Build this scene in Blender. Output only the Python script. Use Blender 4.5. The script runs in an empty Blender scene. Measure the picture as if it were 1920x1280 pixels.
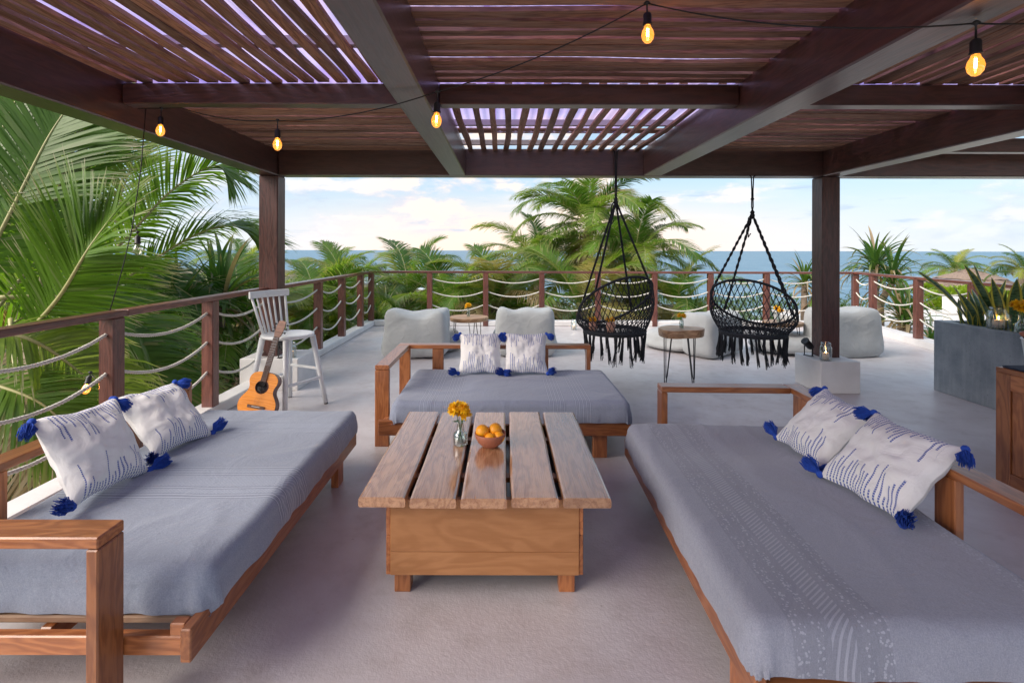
import bpy, bmesh, math, random
from mathutils import Vector, Matrix, noise, Euler
R = math.radians
PI = math.pi
random.seed(7)
scene = bpy.context.scene
col = scene.collection
H = 1.45                      # eye height above the terrace floor
F = 940.0                     # focal length in photo pixels

# ------------------------------------------------------------------ camera
cd = bpy.data.cameras.new('camera')
cam = bpy.data.objects.new('camera', cd)
col.objects.link(cam)
cd.sensor_width = 36
cd.lens = F * 36 / 1920
cd.shift_x = 15 / 1920
cd.shift_y = -171 / 1920
cd.clip_start = 0.05
cd.clip_end = 60000
cam.matrix_world = Matrix.Translation((0, 0, H)) @ Matrix.Rotation(R(90), 4, 'X') @ Matrix.Rotation(R(0.13), 4, 'Z')
scene.camera = cam

# ------------------------------------------------------------------ node helpers
class NT:
    def __init__(s, tree):
        s.t = tree; s.n = tree.nodes; s.l = tree.links
    def node(s, kind, **kw):
        n = s.n.new(kind)
        for k, v in kw.items():
            if k == 'inp':
                for kk, vv in v.items(): s.set(n.inputs[kk], vv)
            else: setattr(n, k, v)
        return n
    def set(s, sock, v):
        if isinstance(v, bpy.types.NodeSocket): s.l.new(v, sock)
        elif isinstance(v, (tuple, list)) and len(v) == 3 and sock.type == 'RGBA': sock.default_value = (*v, 1)
        else: sock.default_value = v
    def math(s, op, a, b=None, c=None, clamp=False):
        n = s.node('ShaderNodeMath', operation=op, use_clamp=clamp)
        s.set(n.inputs[0], a)
        if b is not None: s.set(n.inputs[1], b)
        if c is not None: s.set(n.inputs[2], c)
        return n.outputs[0]
    def mix(s, f, a, b, blend='MIX'):
        n = s.node('ShaderNodeMix', data_type='RGBA', blend_type=blend)
        s.set(n.inputs['Factor'], f); s.set(n.inputs['A'], a); s.set(n.inputs['B'], b)
        return n.outputs['Result']
    def ramp(s, f, stops, interp='LINEAR'):
        n = s.node('ShaderNodeValToRGB'); cr = n.color_ramp; cr.interpolation = interp
        while len(cr.elements) < len(stops): cr.elements.new(0.5)
        for e, (p, c) in zip(cr.elements, stops):
            e.position = p; e.color = (c, c, c, 1) if isinstance(c, (int, float)) else (*c, 1)
        s.set(n.inputs[0], f)
        return n.outputs[0]
    def maprange(s, v, a, b, c=0.0, d=1.0, kind='LINEAR'):
        n = s.node('ShaderNodeMapRange', interpolation_type=kind)
        for i, x in enumerate((v, a, b, c, d)): s.set(n.inputs[i], x)
        return n.outputs[0]
    def noise(s, vec, scale, detail=3, rough=0.5, out=0, dist=0.0):
        n = s.node('ShaderNodeTexNoise')
        if vec is not None: s.set(n.inputs['Vector'], vec)
        n.inputs['Scale'].default_value = scale; n.inputs['Detail'].default_value = detail
        n.inputs['Roughness'].default_value = rough; n.inputs['Distortion'].default_value = dist
        return n.outputs[out]
    def mapping(s, vec, scale=(1, 1, 1), loc=(0, 0, 0), rot=(0, 0, 0)):
        n = s.node('ShaderNodeMapping'); s.set(n.inputs['Vector'], vec)
        s.set(n.inputs['Scale'], scale); s.set(n.inputs['Location'], loc); s.set(n.inputs['Rotation'], rot)
        return n.outputs[0]
    def sep(s, v):
        n = s.node('ShaderNodeSeparateXYZ'); s.set(n.inputs[0], v); return n.outputs
    def comb(s, x, y, z):
        n = s.node('ShaderNodeCombineXYZ'); s.set(n.inputs[0], x); s.set(n.inputs[1], y); s.set(n.inputs[2], z); return n.outputs[0]
    def bump(s, h, strength, dist, normal=None):
        n = s.node('ShaderNodeBump'); s.set(n.inputs['Height'], h)
        n.inputs['Strength'].default_value = strength; n.inputs['Distance'].default_value = dist
        if normal is not None: s.set(n.inputs['Normal'], normal)
        return n.outputs[0]
    @property
    def obj(s): return s.node('ShaderNodeTexCoord').outputs['Object']
    @property
    def uv(s): return s.node('ShaderNodeTexCoord').outputs['UV']
    @property
    def pos(s): return s.node('ShaderNodeNewGeometry').outputs['Position']
    @property
    def rnd(s): return s.node('ShaderNodeObjectInfo').outputs['Random']

# ------------------------------------------------------------------ world and sun
SUN_EL, SUN_AZ = 34.0, 240.0        # compass style: 0 = +Y (sea), clockwise
world = bpy.data.worlds.new('World')
scene.world = world
world.use_nodes = True
w = NT(world.node_tree); w.n.clear()
sky = w.node('ShaderNodeTexSky', sky_type='NISHITA', sun_disc=False, sun_elevation=R(SUN_EL), sun_rotation=R(SUN_AZ),
             air_density=1.0, dust_density=1.2, ozone_density=1.5, altitude=5)
gen = w.node('ShaderNodeTexCoord').outputs['Generated']
gx, gy, gz = w.sep(gen)
STR = 0.10
base = w.mix(1.0, sky.outputs[0], (STR, STR, STR), 'MULTIPLY')
# evening haze: pale, faintly pink towards the horizon
hz = w.maprange(gz, 0.0, 0.15, 1.0, 0.0, 'SMOOTHSTEP')
side = w.maprange(w.math('ABSOLUTE', w.math('SUBTRACT', gx, 0.06)), 0.10, 0.62, 1.0, 0.0, 'SMOOTHSTEP')
hazec = w.mix(side, (0.60, 0.64, 0.69), (0.90, 0.69, 0.56))
upper = w.mix(w.maprange(gz, 0.02, 0.5, 0, 1), (0.43, 0.60, 0.74), (0.35, 0.52, 0.71))
base = w.mix(0.68, base, upper)
base = w.mix(w.math('MULTIPLY', hz, 0.92), base, hazec)
# clouds: a projected deck plus puffs low over the sea
den = w.math('ADD', w.math('MAXIMUM', gz, 0.0), 0.16)
cp = w.comb(w.math('DIVIDE', gx, den), w.math('DIVIDE', gy, den), w.math('MULTIPLY', gz, 2.0))
c1 = w.noise(w.mapping(cp, (1.0, 1.5, 3.0), (3.1, 1.7, 0.2)), 1.5, 8, 0.56, dist=0.2)
c2 = w.noise(w.mapping(gen, (3.4, 3.4, 8.5), (0.4, 4.2, 0.0)), 1.5, 10, 0.60, dist=0.15)
c2b = w.noise(w.mapping(gen, (3.4, 3.4, 8.5), (0.4, 4.2, 0.28)), 1.5, 10, 0.60, dist=0.15)
puff = w.maprange(c2, 0.48, 0.60, 0.0, 1.0, 'SMOOTHSTEP')
lit = w.maprange(w.math('SUBTRACT', c2, c2b), -0.09, 0.12, 0.0, 1.0, 'SMOOTHSTEP')
low = w.maprange(gz, 0.0, 0.04, 0.0, 1.0)
cloudlit = w.mix(side, (0.66, 0.67, 0.72), (1.00, 0.76, 0.58))
cloudshade = w.mix(side, (0.38, 0.46, 0.59), (0.56, 0.56, 0.62))
cloudc = w.mix(lit, cloudshade, cloudlit)
base = w.mix(w.math('MULTIPLY', w.math('MULTIPLY', puff, low), 0.8), base, cloudc)
streak = w.maprange(c1, 0.50, 0.74, 0.0, 0.45, 'SMOOTHSTEP')
base = w.mix(w.math('MULTIPLY', streak, low), base, w.mix(side, (0.56, 0.64, 0.73), (0.88, 0.74, 0.64)))
c3 = w.noise(w.mapping(gen, (3.0, 3.0, 24.0), (1.9, 0.3, 0.7)), 2.2, 6, 0.55)
dk = w.maprange(c3, 0.57, 0.70, 0.0, 0.7, 'SMOOTHSTEP')
base = w.mix(w.math('MULTIPLY', dk, low), base, (0.38, 0.48, 0.62))
bg = w.node('ShaderNodeBackground'); w.set(bg.inputs[0], base); bg.inputs[1].default_value = 0.345
wo = w.node('ShaderNodeOutputWorld'); w.l.new(bg.outputs[0], wo.inputs[0])

sd = bpy.data.lights.new('sun', 'SUN')
sd.energy = 1.5; sd.angle = R(48); sd.color = (1.0, 0.88, 0.77)
sun = bpy.data.objects.new('sun', sd); col.objects.link(sun)
az = R(SUN_AZ)
sdir = Vector((math.sin(az) * math.cos(R(SUN_EL)), math.cos(az) * math.cos(R(SUN_EL)), math.sin(R(SUN_EL))))
sun.rotation_euler = sdir.to_track_quat('Z', 'Y').to_euler()
sun.location = sdir * 50

scene.render.engine = 'CYCLES'
scene.cycles.max_bounces = 10
scene.cycles.diffuse_bounces = 6
scene.cycles.transparent_max_bounces = 16
vs = scene.view_settings
vs.view_transform = 'Standard'; vs.look = 'None'; vs.gamma = 1; vs.use_curve_mapping = False
vs.exposure = 2.17

# ------------------------------------------------------------------ object helpers
def W(o):
    m = Matrix.LocRotScale(o.location, o.rotation_euler, o.scale)
    return W(o.parent) @ o.matrix_parent_inverse @ m if o.parent else m

def put(o, parent=None, M=None):
    """link object o, at world matrix M, under parent"""
    if M is not None:
        l, q, s = M.decompose()
        o.location = l; o.rotation_euler = q.to_euler(); o.scale = s
    if parent is not None:
        o.parent = parent
        o.matrix_parent_inverse = W(parent).inverted()
    col.objects.link(o)
    return o

def tag(o, label=None, cat=None, group=None, kind=None):
    if label: o['label'] = label
    if cat: o['category'] = cat
    if group: o['group'] = group
    if kind: o['kind'] = kind
    return o

def thing(name, label, cat, loc=(0, 0, 0), rz=0.0, group=None):
    o = bpy.data.objects.new(name, None)
    o.empty_display_size = 0.1
    o.location = loc; o.rotation_euler = (0, 0, rz)
    col.objects.link(o)
    return tag(o, label, cat, group)

def copy_thing(root, loc=None, rz=None, label=None, M=None):
    """copy a thing with its parts and their sub-parts"""
    def rec(o, par):
        c = o.copy(); col.objects.link(c)
        if par is not None: c.parent = par
        for ch in [x for x in list(col.objects) if x.parent is o]: rec(ch, c)
        return c
    c = rec(root, None)
    if M is not None:
        l, q, s = M.decompose(); c.location = l; c.rotation_euler = q.to_euler(); c.scale = s
    if loc is not None: c.location = loc
    if rz is not None: c.rotation_euler[2] = rz
    if label: c['label'] = label
    return c

class MB:
    """collects faces for one mesh"""
    def __init__(s): s.v = []; s.f = []; s.uv = []; s.smooth = []
    def add(s, vs, fs, uvs=None, smooth=True):
        b = len(s.v); s.v += [tuple(x) for x in vs]
        for i, f in enumerate(fs):
            s.f.append(tuple(b + k for k in f)); s.smooth.append(smooth)
            s.uv += [uvs[k] for k in f] if uvs else [(0, 0)] * len(f)
    def mesh(s, name='mesh'):
        me = bpy.data.meshes.new(name)
        me.from_pydata(s.v, [], s.f)
        me.polygons.foreach_set('use_smooth', s.smooth)
        ul = me.uv_layers.new(name='UVMap')
        ul.data.foreach_set('uv', [c for p in s.uv for c in p])
        me.update()
        return me
    def obj(s, name, m, parent=None, M=None):
        me = s.mesh(name); me.materials.append(m)
        return put(bpy.data.objects.new(name, me), parent, M)
    def box(s, lo, hi, bev=0.0):
        bm = bmesh.new()
        bmesh.ops.create_cube(bm, size=1)
        for v in bm.verts:
            v.co = Vector([lo[i] + (v.co[i] + .5) * (hi[i] - lo[i]) for i in range(3)])
        if bev: bmesh.ops.bevel(bm, geom=bm.edges[:], offset=bev, segments=1, affect='EDGES')
        s.add([v.co[:] for v in bm.verts], [[v.index for v in f.verts] for f in bm.faces] if not bm.verts.index_update() else [], smooth=False)
        bm.free()
    def tube(s, pts, rad, n=8, caps=True, smooth=True):
        pts = [Vector(p) for p in pts]
        N = len(pts)
        if isinstance(rad, (int, float)): rad = [rad] * N
        rings = []; up = None
        for i, p in enumerate(pts):
            t = (pts[min(i + 1, N - 1)] - pts[max(i - 1, 0)])
            t = t.normalized() if t.length > 1e-9 else Vector((0, 0, 1))
            if up is None:
                a = Vector((0, 0, 1)) if abs(t.z) < 0.9 else Vector((1, 0, 0))
                up = (a - t * a.dot(t)).normalized()
            else:
                up = up - t * up.dot(t)
                up = up.normalized() if up.length > 1e-6 else t.orthogonal().normalized()
            b = t.cross(up)
            rings.append([p + (up * math.cos(2 * PI * k / n) + b * math.sin(2 * PI * k / n)) * rad[i] for k in range(n)])
        vs = [v for r in rings for v in r]; fs = []; uvs = []
        for i in range(N):
            for k in range(n): uvs.append((i / max(1, N - 1), k / n))
        for i in range(N - 1):
            for k in range(n):
                a = i * n + k; b2 = i * n + (k + 1) % n
                fs.append((a, b2, b2 + n, a + n))
        if caps: fs.append(tuple(range(n))[::-1]); fs.append(tuple((N - 1) * n + k for k in range(n)))
        s.add(vs, fs, uvs, smooth)
    def lathe(s, prof, c=(0, 0, 0), n=24, M=None):
        c = Vector(c); vs = []; uvs = []
        for j, (r, z) in enumerate(prof):
            for k in range(n):
                a = 2 * PI * k / n
                p = Vector((r * math.cos(a), r * math.sin(a), z))
                vs.append((M @ p if M else p) + c); uvs.append((k / n, j / (len(prof) - 1)))
        fs = []
        for j in range(len(prof) - 1):
            for k in range(n):
                a = j * n + k; b = j * n + (k + 1) % n
                fs.append((a, b, b + n, a + n))
        if prof[0][0] > 1e-5: fs.append(tuple(range(n))[::-1])
        if prof[-1][0] > 1e-5: fs.append(tuple((len(prof) - 1) * n + k for k in range(n)))
        s.add(vs, fs, uvs)
    def grid(s, nu, nv, fn, uvfn=None, smooth=True, flip=False):
        vs = []; uvs = []
        for j in range(nv + 1):
            for i in range(nu + 1):
                u, v = i / nu, j / nv
                vs.append(fn(u, v)); uvs.append(uvfn(u, v) if uvfn else (u, v))
        fs = []
        for j in range(nv):
            for i in range(nu):
                a = j * (nu + 1) + i; q = (a, a + 1, a + nu + 2, a + nu + 1)
                fs.append(q[::-1] if flip else q)
        s.add(vs, fs, uvs, smooth)

_bcache = {}
def box_mesh(l, wd, t, bev, warp=0.0, seed=0):
    key = (round(l, 3), round(wd, 4), round(t, 4), round(bev, 4), warp, seed)
    if key not in _bcache:
        m = MB()
        if warp:
            n = 12; rg = random.Random(seed); a, b, c = rg.uniform(0, 9), rg.uniform(0, 9), rg.uniform(0, 9)
            vs = []; fs = []
            for i in range(n + 1):
                x = (i / n - .5) * l
                dy = warp * (noise.noise(Vector((x * 1.1 + a, b, 0))))
                ww = wd * (1 + 0.22 * noise.noise(Vector((x * 1.7, c, a))))
                dz = warp * 0.35 * noise.noise(Vector((x * 1.3, b, c)))
                for yy, zz in ((-1, -1), (1, -1), (1, 1), (-1, 1)):
                    vs.append((x, dy + yy * ww / 2, dz + zz * t / 2))
            for i in range(n):
                for k in range(4):
                    p = i * 4 + k; q = i * 4 + (k + 1) % 4
                    fs.append((p, p + 4, q + 4, q))
            fs.append((0, 1, 2, 3)); fs.append(tuple(n * 4 + k for k in (3, 2, 1, 0)))
            m.add(vs, fs, smooth=False)
        else:
            m.box((-l / 2, -wd / 2, -t / 2), (l / 2, wd / 2, t / 2), bev)
        _bcache[key] = m.mesh('board')
    return _bcache[key]

def board(name, a, b, wd, t, mat, parent=None, side=(0, 0, 1), bev=0.004, warp=0.0, seed=0):
    """a board from a to b: wd across (perpendicular to side), t along side; local x runs along the grain"""
    a = Vector(a); b = Vector(b); x = (b - a); l = x.length; x.normalize()
    z = Vector(side); z = (z - x * z.dot(x)).normalized(); y = z.cross(x)
    M = Matrix((x, y, z)).transposed().to_4x4(); M.translation = (a + b) / 2
    me = box_mesh(l, wd, t, bev, warp, seed)
    if me.users and me.materials and me.materials[0] != mat:
        me = me.copy(); me.materials.clear()
    if not me.materials: me.materials.append(mat)
    return put(bpy.data.objects.new(name, me), parent, M)

def bx(name, lo, hi, mat, parent=None, bev=0.004, grain=None):
    """axis-aligned box by two corners, grain along its longest (or given) axis"""
    lo = Vector([min(a, b) for a, b in zip(lo, hi)]); hi2 = Vector([max(a, b) for a, b in zip(lo, hi)])
    d = hi2 - lo; c = (lo + hi2) / 2
    g = grain if grain is not None else max(range(3), key=lambda i: d[i])
    a = c.copy(); b = c.copy(); a[g] -= d[g] / 2; b[g] += d[g] / 2
    s = 2 if g != 2 else 1
    o = ({0, 1, 2} - {g, s}).pop()
    sv = Vector((0, 0, 0)); sv[s] = 1
    return board(name, a, b, d[o], d[s], mat, parent, sv, bev)

def at(px, py, Y):
    return Vector(((px - 945) * Y / F, Y, H - (py - 469) * Y / F))

# ------------------------------------------------------------------ materials
def mat(name):
    m = bpy.data.materials.new(name); m.use_nodes = True
    t = NT(m.node_tree); t.n.clear()
    p = t.node('ShaderNodeBsdfPrincipled'); o = t.node('ShaderNodeOutputMaterial')
    t.l.new(p.outputs[0], o.inputs[0])
    t.out = o; t.p = p
    return m, t

def wood(name, c1, c2, rough=0.45, knots=True, weather=0.0, bump=0.25, rings=1.0, wcol=(0.32, 0.26, 0.21), spec=0.5, coat=0.0, objvar=0.25, fib_w=0.5, crough=0.2, cior=1.5):
    m, t = mat(name)
    off = t.math('MULTIPLY', t.rnd, 37.0)
    v = t.mapping(t.obj, (1.1, 7.0 * rings, 7.0 * rings), t.comb(off, off, off))
    n1 = t.noise(v, 1.7, 4, 0.5, dist=0.35)
    wv = t.math('FRACT', t.math('MULTIPLY', n1, 8.0))
    wv = t.maprange(t.math('ABSOLUTE', t.math('SUBTRACT', wv, 0.5)), 0.0, 0.5, 0, 1, 'SMOOTHSTEP')
    v2 = t.mapping(t.obj, (3.0, 130.0, 130.0), t.comb(off, 0.0, off))
    fib = t.noise(v2, 1.0, 3, 0.6)
    f = t.math('ADD', t.math('MULTIPLY', wv, 1 - fib_w), t.math('MULTIPLY', fib, fib_w))
    cc = t.mix(t.maprange(f, 0.2, 0.8), c1, c2)
    big = t.noise(t.mapping(t.obj, (1.0, 3.0, 3.0), t.comb(off, off, 0.0)), 1.3, 3)
    cc = t.mix(t.maprange(big, 0.35, 0.7, 0, 0.35), cc, c1)
    cc = t.mix(1.0, cc, t.mix(t.rnd, (1 - objvar,) * 3, (1 + objvar,) * 3), 'MULTIPLY')
    if weather:
        wz = t.noise(t.mapping(t.obj, (1.2, 10, 10), t.comb(0.0, off, off)), 2.0, 5, 0.65)
        cc = t.mix(t.maprange(wz, 0.42, 0.62, 0, weather), cc, wcol)
    t.set(t.p.inputs['Base Color'], cc)
    t.set(t.p.inputs['Roughness'], t.maprange(fib, 0.2, 0.8, rough - 0.08, rough + 0.14))
    t.p.inputs['Specular IOR Level'].default_value = spec
    if coat:
        t.p.inputs['Coat Weight'].default_value = coat; t.p.inputs['Coat Roughness'].default_value = crough; t.p.inputs['Coat IOR'].default_value = cior
    t.set(t.p.inputs['Normal'], t.bump(t.math('ADD', f, t.math('MULTIPLY', big, 1.5)), bump, 0.003))
    return m

def simple(name, c, rough=0.5, var=0.12, scale=8.0, bump=0.0, bscale=60.0, metal=0.0, spec=0.5, objvar=0.0, c2=None, bdist=0.003):
    m, t = mat(name)
    n = t.noise(t.obj, scale, 5, 0.6)
    dark = c2 if c2 else tuple(x * (1 - var * 2) for x in c)
    cc = t.mix(t.maprange(n, 0.3, 0.7), dark, c)
    if objvar: cc = t.mix(1.0, cc, t.mix(t.rnd, (1 - objvar,) * 3, (1 + objvar,) * 3), 'MULTIPLY')
    t.set(t.p.inputs['Base Color'], cc)
    t.set(t.p.inputs['Roughness'], t.maprange(n, 0.3, 0.7, rough - 0.06, rough + 0.06))
    t.p.inputs['Metallic'].default_value = metal
    t.p.inputs['Specular IOR Level'].default_value = spec
    if bump: t.set(t.p.inputs['Normal'], t.bump(t.noise(t.obj, bscale, 4, 0.6), bump, bdist))
    return m

def glassy(name, tint=(0.93, 0.97, 0.97), emit=None, density=0.0):
    """thin clear glass: mostly see-through, reflecting at grazing angles"""
    m, t = mat(name)
    tr = t.node('ShaderNodeBsdfTransparent'); tr.inputs[0].default_value = (*tint, 1)
    gl = t.node('ShaderNodeBsdfGlossy'); gl.inputs['Roughness'].default_value = 0.03
    lw = t.node('ShaderNodeLayerWeight'); lw.inputs[0].default_value = 0.35
    fac = t.maprange(lw.outputs['Facing'], 0.0, 1.0, 0.05, 0.75)
    mx = t.node('ShaderNodeMixShader'); t.set(mx.inputs[0], fac)
    t.l.new(tr.outputs[0], mx.inputs[1]); t.l.new(gl.outputs[0], mx.inputs[2])
    out = mx.outputs[0]
    if emit:
        e = t.node('ShaderNodeEmission'); e.inputs[0].default_value = (*emit[0], 1); e.inputs[1].default_value = emit[1]
        ad = t.node('ShaderNodeAddShader'); t.l.new(out, ad.inputs[0]); t.l.new(e.outputs[0], ad.inputs[1]); out = ad.outputs[0]
    t.l.new(out, t.out.inputs[0])
    return m

def emitter(name, c, s):
    m, t = mat(name)
    e = t.node('ShaderNodeEmission'); e.inputs[0].default_value = (*c, 1); e.inputs[1].default_value = s
    t.l.new(e.outputs[0], t.out.inputs[0])
    return m

M = {}
M['beam'] = wood('beam_wood', (0.038, 0.012, 0.010), (0.095, 0.030, 0.022), 0.38, weather=0.25, wcol=(0.12, 0.075, 0.07), bump=0.3, spec=0.8, coat=0.7, crough=0.28, cior=1.6)
M['column'] = wood('column_wood', (0.040, 0.012, 0.010), (0.090, 0.028, 0.022), 0.42, weather=0.3, wcol=(0.13, 0.07, 0.06), bump=0.5, coat=0.12)
M['rail'] = wood('rail_wood', (0.085, 0.024, 0.017), (0.17, 0.055, 0.038), 0.33, weather=0.15, wcol=(0.22, 0.11, 0.09), coat=0.25, spec=0.6)
M['slat'] = wood('slat_wood', (0.15, 0.064, 0.036), (0.38, 0.19, 0.11), 0.7, weather=0.55, wcol=(0.30, 0.20, 0.145), bump=0.9, rings=1.6, objvar=0.5)
M['teak'] = wood('teak_wood', (0.25, 0.078, 0.022), (0.43, 0.16, 0.052), 0.36, bump=0.15, coat=0.5, spec=0.55)
M['table'] = wood('table_plank_wood', (0.32, 0.15, 0.070), (0.53, 0.295, 0.155), 0.26, bump=0.06, coat=0.7, spec=0.6, rings=0.8, fib_w=0.5, objvar=0.15, crough=0.14, cior=1.95)
M['tbox'] = wood('table_box_wood', (0.38, 0.165, 0.060), (0.48, 0.225, 0.09), 0.42, bump=0.12, rings=0.45, objvar=0.1)
M['slab'] = wood('slab_wood', (0.30, 0.16, 0.08), (0.52, 0.33, 0.18), 0.4, bump=0.4, rings=0.7)
M['board'] = wood('bed_slat_wood', (0.30, 0.17, 0.10), (0.45, 0.29, 0.18), 0.6, weather=0.4, wcol=(0.38, 0.29, 0.22))
M['batten'] = simple('batten_paint', (0.45, 0.42, 0.46), 0.6)
M['white'] = simple('white_paint', (0.74, 0.76, 0.77), 0.32, 0.03, 5)
M['plaster'] = simple('white_plaster', (0.72, 0.71, 0.70), 0.7, 0.05, 3, 0.3, 45, c2=(0.60, 0.58, 0.57))
M['black'] = simple('black_metal', (0.02, 0.02, 0.022), 0.4, 0.1)
M['blackplastic'] = simple('black_plastic', (0.018, 0.018, 0.02), 0.45, 0.1)
M['cord'] = simple('black_macrame_cord', (0.022, 0.025, 0.032), 0.85, 0.2, 200, 0.5, 300)
M['wire'] = simple('wire_rubber', (0.012, 0.012, 0.012), 0.5)
M['rope'] = simple('rope_fibre', (0.68, 0.66, 0.60), 0.9, 0.12, 120, 0.6, 300)
M['tassel'] = simple('blue_tassel_yarn', (0.018, 0.085, 0.48), 0.85, 0.25, 120, c2=(0.008, 0.045, 0.32))
M['orange'] = simple('orange_peel', (0.90, 0.40, 0.015), 0.42, 0.08, 14, 0.5, 170, c2=(0.85, 0.32, 0.01), objvar=0.08)
M['terracotta'] = simple('terracotta_clay', (0.42, 0.15, 0.085), 0.55, 0.1, 9, 0.15, 60)
M['pinkpot'] = simple('pale_clay', (0.62, 0.33, 0.24), 0.6, 0.08)
M['petal'] = simple('yellow_petal', (0.93, 0.62, 0.008), 0.6, 0.12, 40, c2=(0.88, 0.48, 0.005))
M['stem'] = simple('stem_green', (0.06, 0.16, 0.03), 0.5)
M['glass'] = glassy('clear_glass')
M['water'] = glassy('vase_water', (0.86, 0.93, 0.92))
M['bulbglass'] = glassy('amber_bulb_glass', (1.0, 0.55, 0.18), ((1.0, 0.40, 0.06), 0.20))
M['bulbclear'] = glassy('unlit_bulb_glass', (0.95, 0.93, 0.85))
M['filament'] = emitter('filament', (1.0, 0.55, 0.16), 60)
M['flame'] = emitter('candle_flame', (1.0, 0.55, 0.2), 14)
M['wax'] = simple('candle_wax', (0.85, 0.62, 0.48), 0.5, 0.03)
M['trunk'] = simple('palm_bark', (0.22, 0.17, 0.13), 0.9, 0.25, 12, 0.8, 25)
M['thatch'] = simple('thatch', (0.30, 0.22, 0.17), 0.95, 0.3, 14, 1.0, 50, c2=(0.15, 0.11, 0.085))
M['navy'] = simple('navy_mat', (0.035, 0.05, 0.085), 0.8, 0.2, 90, 0.4, 200)
M['soil'] = simple('planter_soil', (0.06, 0.045, 0.035), 0.95, 0.3, 20, 1.0, 50)
M['bottle'] = simple('brown_bottle_glass', (0.10, 0.02, 0.012), 0.1, 0.1)
M['foil'] = simple('silver_foil', (0.6, 0.62, 0.66), 0.25, 0.1, 30, metal=1.0)
M['guitar_dark'] = wood('guitar_side_wood', (0.075, 0.022, 0.018), (0.15, 0.05, 0.04), 0.3, coat=0.5)
M['guitar_neck'] = wood('guitar_neck_wood', (0.05, 0.022, 0.014), (0.11, 0.05, 0.03), 0.4)
M['guitar_head'] = wood('guitar_head_wood', (0.20, 0.085, 0.05), (0.34, 0.16, 0.10), 0.35, coat=0.4)
M['guitar_top'] = wood('guitar_top_wood', (0.62, 0.20, 0.015), (0.80, 0.31, 0.03), 0.25, coat=0.7, bump=0.02, rings=2.5, objvar=0.0)
M['metal'] = simple('steel', (0.55, 0.55, 0.55), 0.3, metal=1.0)

# terrace floor: painted rough concrete
m, t = mat('painted_concrete'); M['floor'] = m
n1 = t.noise(t.pos, 0.7, 6, 0.68); n2 = t.noise(t.pos, 5.0, 6, 0.7); n3 = t.noise(t.pos, 1.6, 4, 0.6)
cc = t.mix(t.maprange(n1, 0.35, 0.68), (0.46, 0.415, 0.425), (0.61, 0.60, 0.61))
cc = t.mix(t.maprange(n2, 0.50, 0.70, 0, 0.45), cc, (0.36, 0.325, 0.31))
cc = t.mix(t.maprange(n3, 0.55, 0.72, 0, 0.35), cc, (0.42, 0.37, 0.36))
sp = t.noise(t.pos, 26.0, 2, 0.5)
cc = t.mix(t.maprange(sp, 0.74, 0.78, 0, 0.5), cc, (0.22, 0.19, 0.17))
t.set(t.p.inputs['Base Color'], cc)
t.set(t.p.inputs['Roughness'], t.maprange(n2, 0.3, 0.7, 0.28, 0.50))
hh = t.math('ADD', t.noise(t.pos, 60.0, 3, 0.6), t.math('MULTIPLY', t.noise(t.pos, 150.0, 2, 0.6), 0.5))
hh = t.math('ADD', hh, t.math('MULTIPLY', t.noise(t.pos, 9.0, 3, 0.5), 1.2))
t.set(t.p.inputs['Normal'], t.bump(hh, 0.32, 0.005))

# grey polished concrete of the planter
m, t = mat('grey_concrete'); M['concrete'] = m
n1 = t.noise(t.obj, 3.0, 7, 0.65); n2 = t.noise(t.mapping(t.obj, (9, 9, 1.2)), 1.4, 6, 0.65)
cc = t.mix(t.maprange(n1, 0.3, 0.7), (0.13, 0.16, 0.185), (0.28, 0.31, 0.335))
cc = t.mix(t.maprange(n2, 0.45, 0.72, 0, 0.7), cc, (0.33, 0.36, 0.375))
pit = t.noise(t.obj, 55, 2, 0.5)
cc = t.mix(t.maprange(pit, 0.70, 0.74, 0, 0.6), cc, (0.05, 0.06, 0.07))
t.set(t.p.inputs['Base Color'], cc); t.p.inputs['Roughness'].default_value = 0.45
t.set(t.p.inputs['Normal'], t.bump(n1, 0.2, 0.004))

# beanbag canvas
m, t = mat('pale_canvas'); M['canvas'] = m
n1 = t.noise(t.obj, 5, 5, 0.6)
t.set(t.p.inputs['Base Color'], t.mix(t.maprange(n1, 0.3, 0.7), (0.36, 0.375, 0.375), (0.44, 0.455, 0.455)))
t.p.inputs['Roughness'].default_value = 0.85
t.p.inputs['Sheen Weight'].default_value = 0.2
wr = t.noise(t.mapping(t.obj, (2.5, 2.5, 3.5)), 1.3, 3, 0.5, dist=0.8)
rdg = t.math('POWER', t.math('SUBTRACT', 1.0, t.math('ABSOLUTE', t.math('SUBTRACT', t.math('MULTIPLY', t.noise(t.mapping(t.obj, (1.6, 1.6, 2.0)), 1.3, 2, 0.5, dist=0.4), 2.0), 1.0))), 22.0)
t.set(t.p.inputs['Normal'], t.bump(t.noise(t.obj, 350, 2, 0.5), 0.2, 0.002, t.bump(rdg, 0.22, 0.012, t.bump(wr, 0.5, 0.03))))

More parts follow.
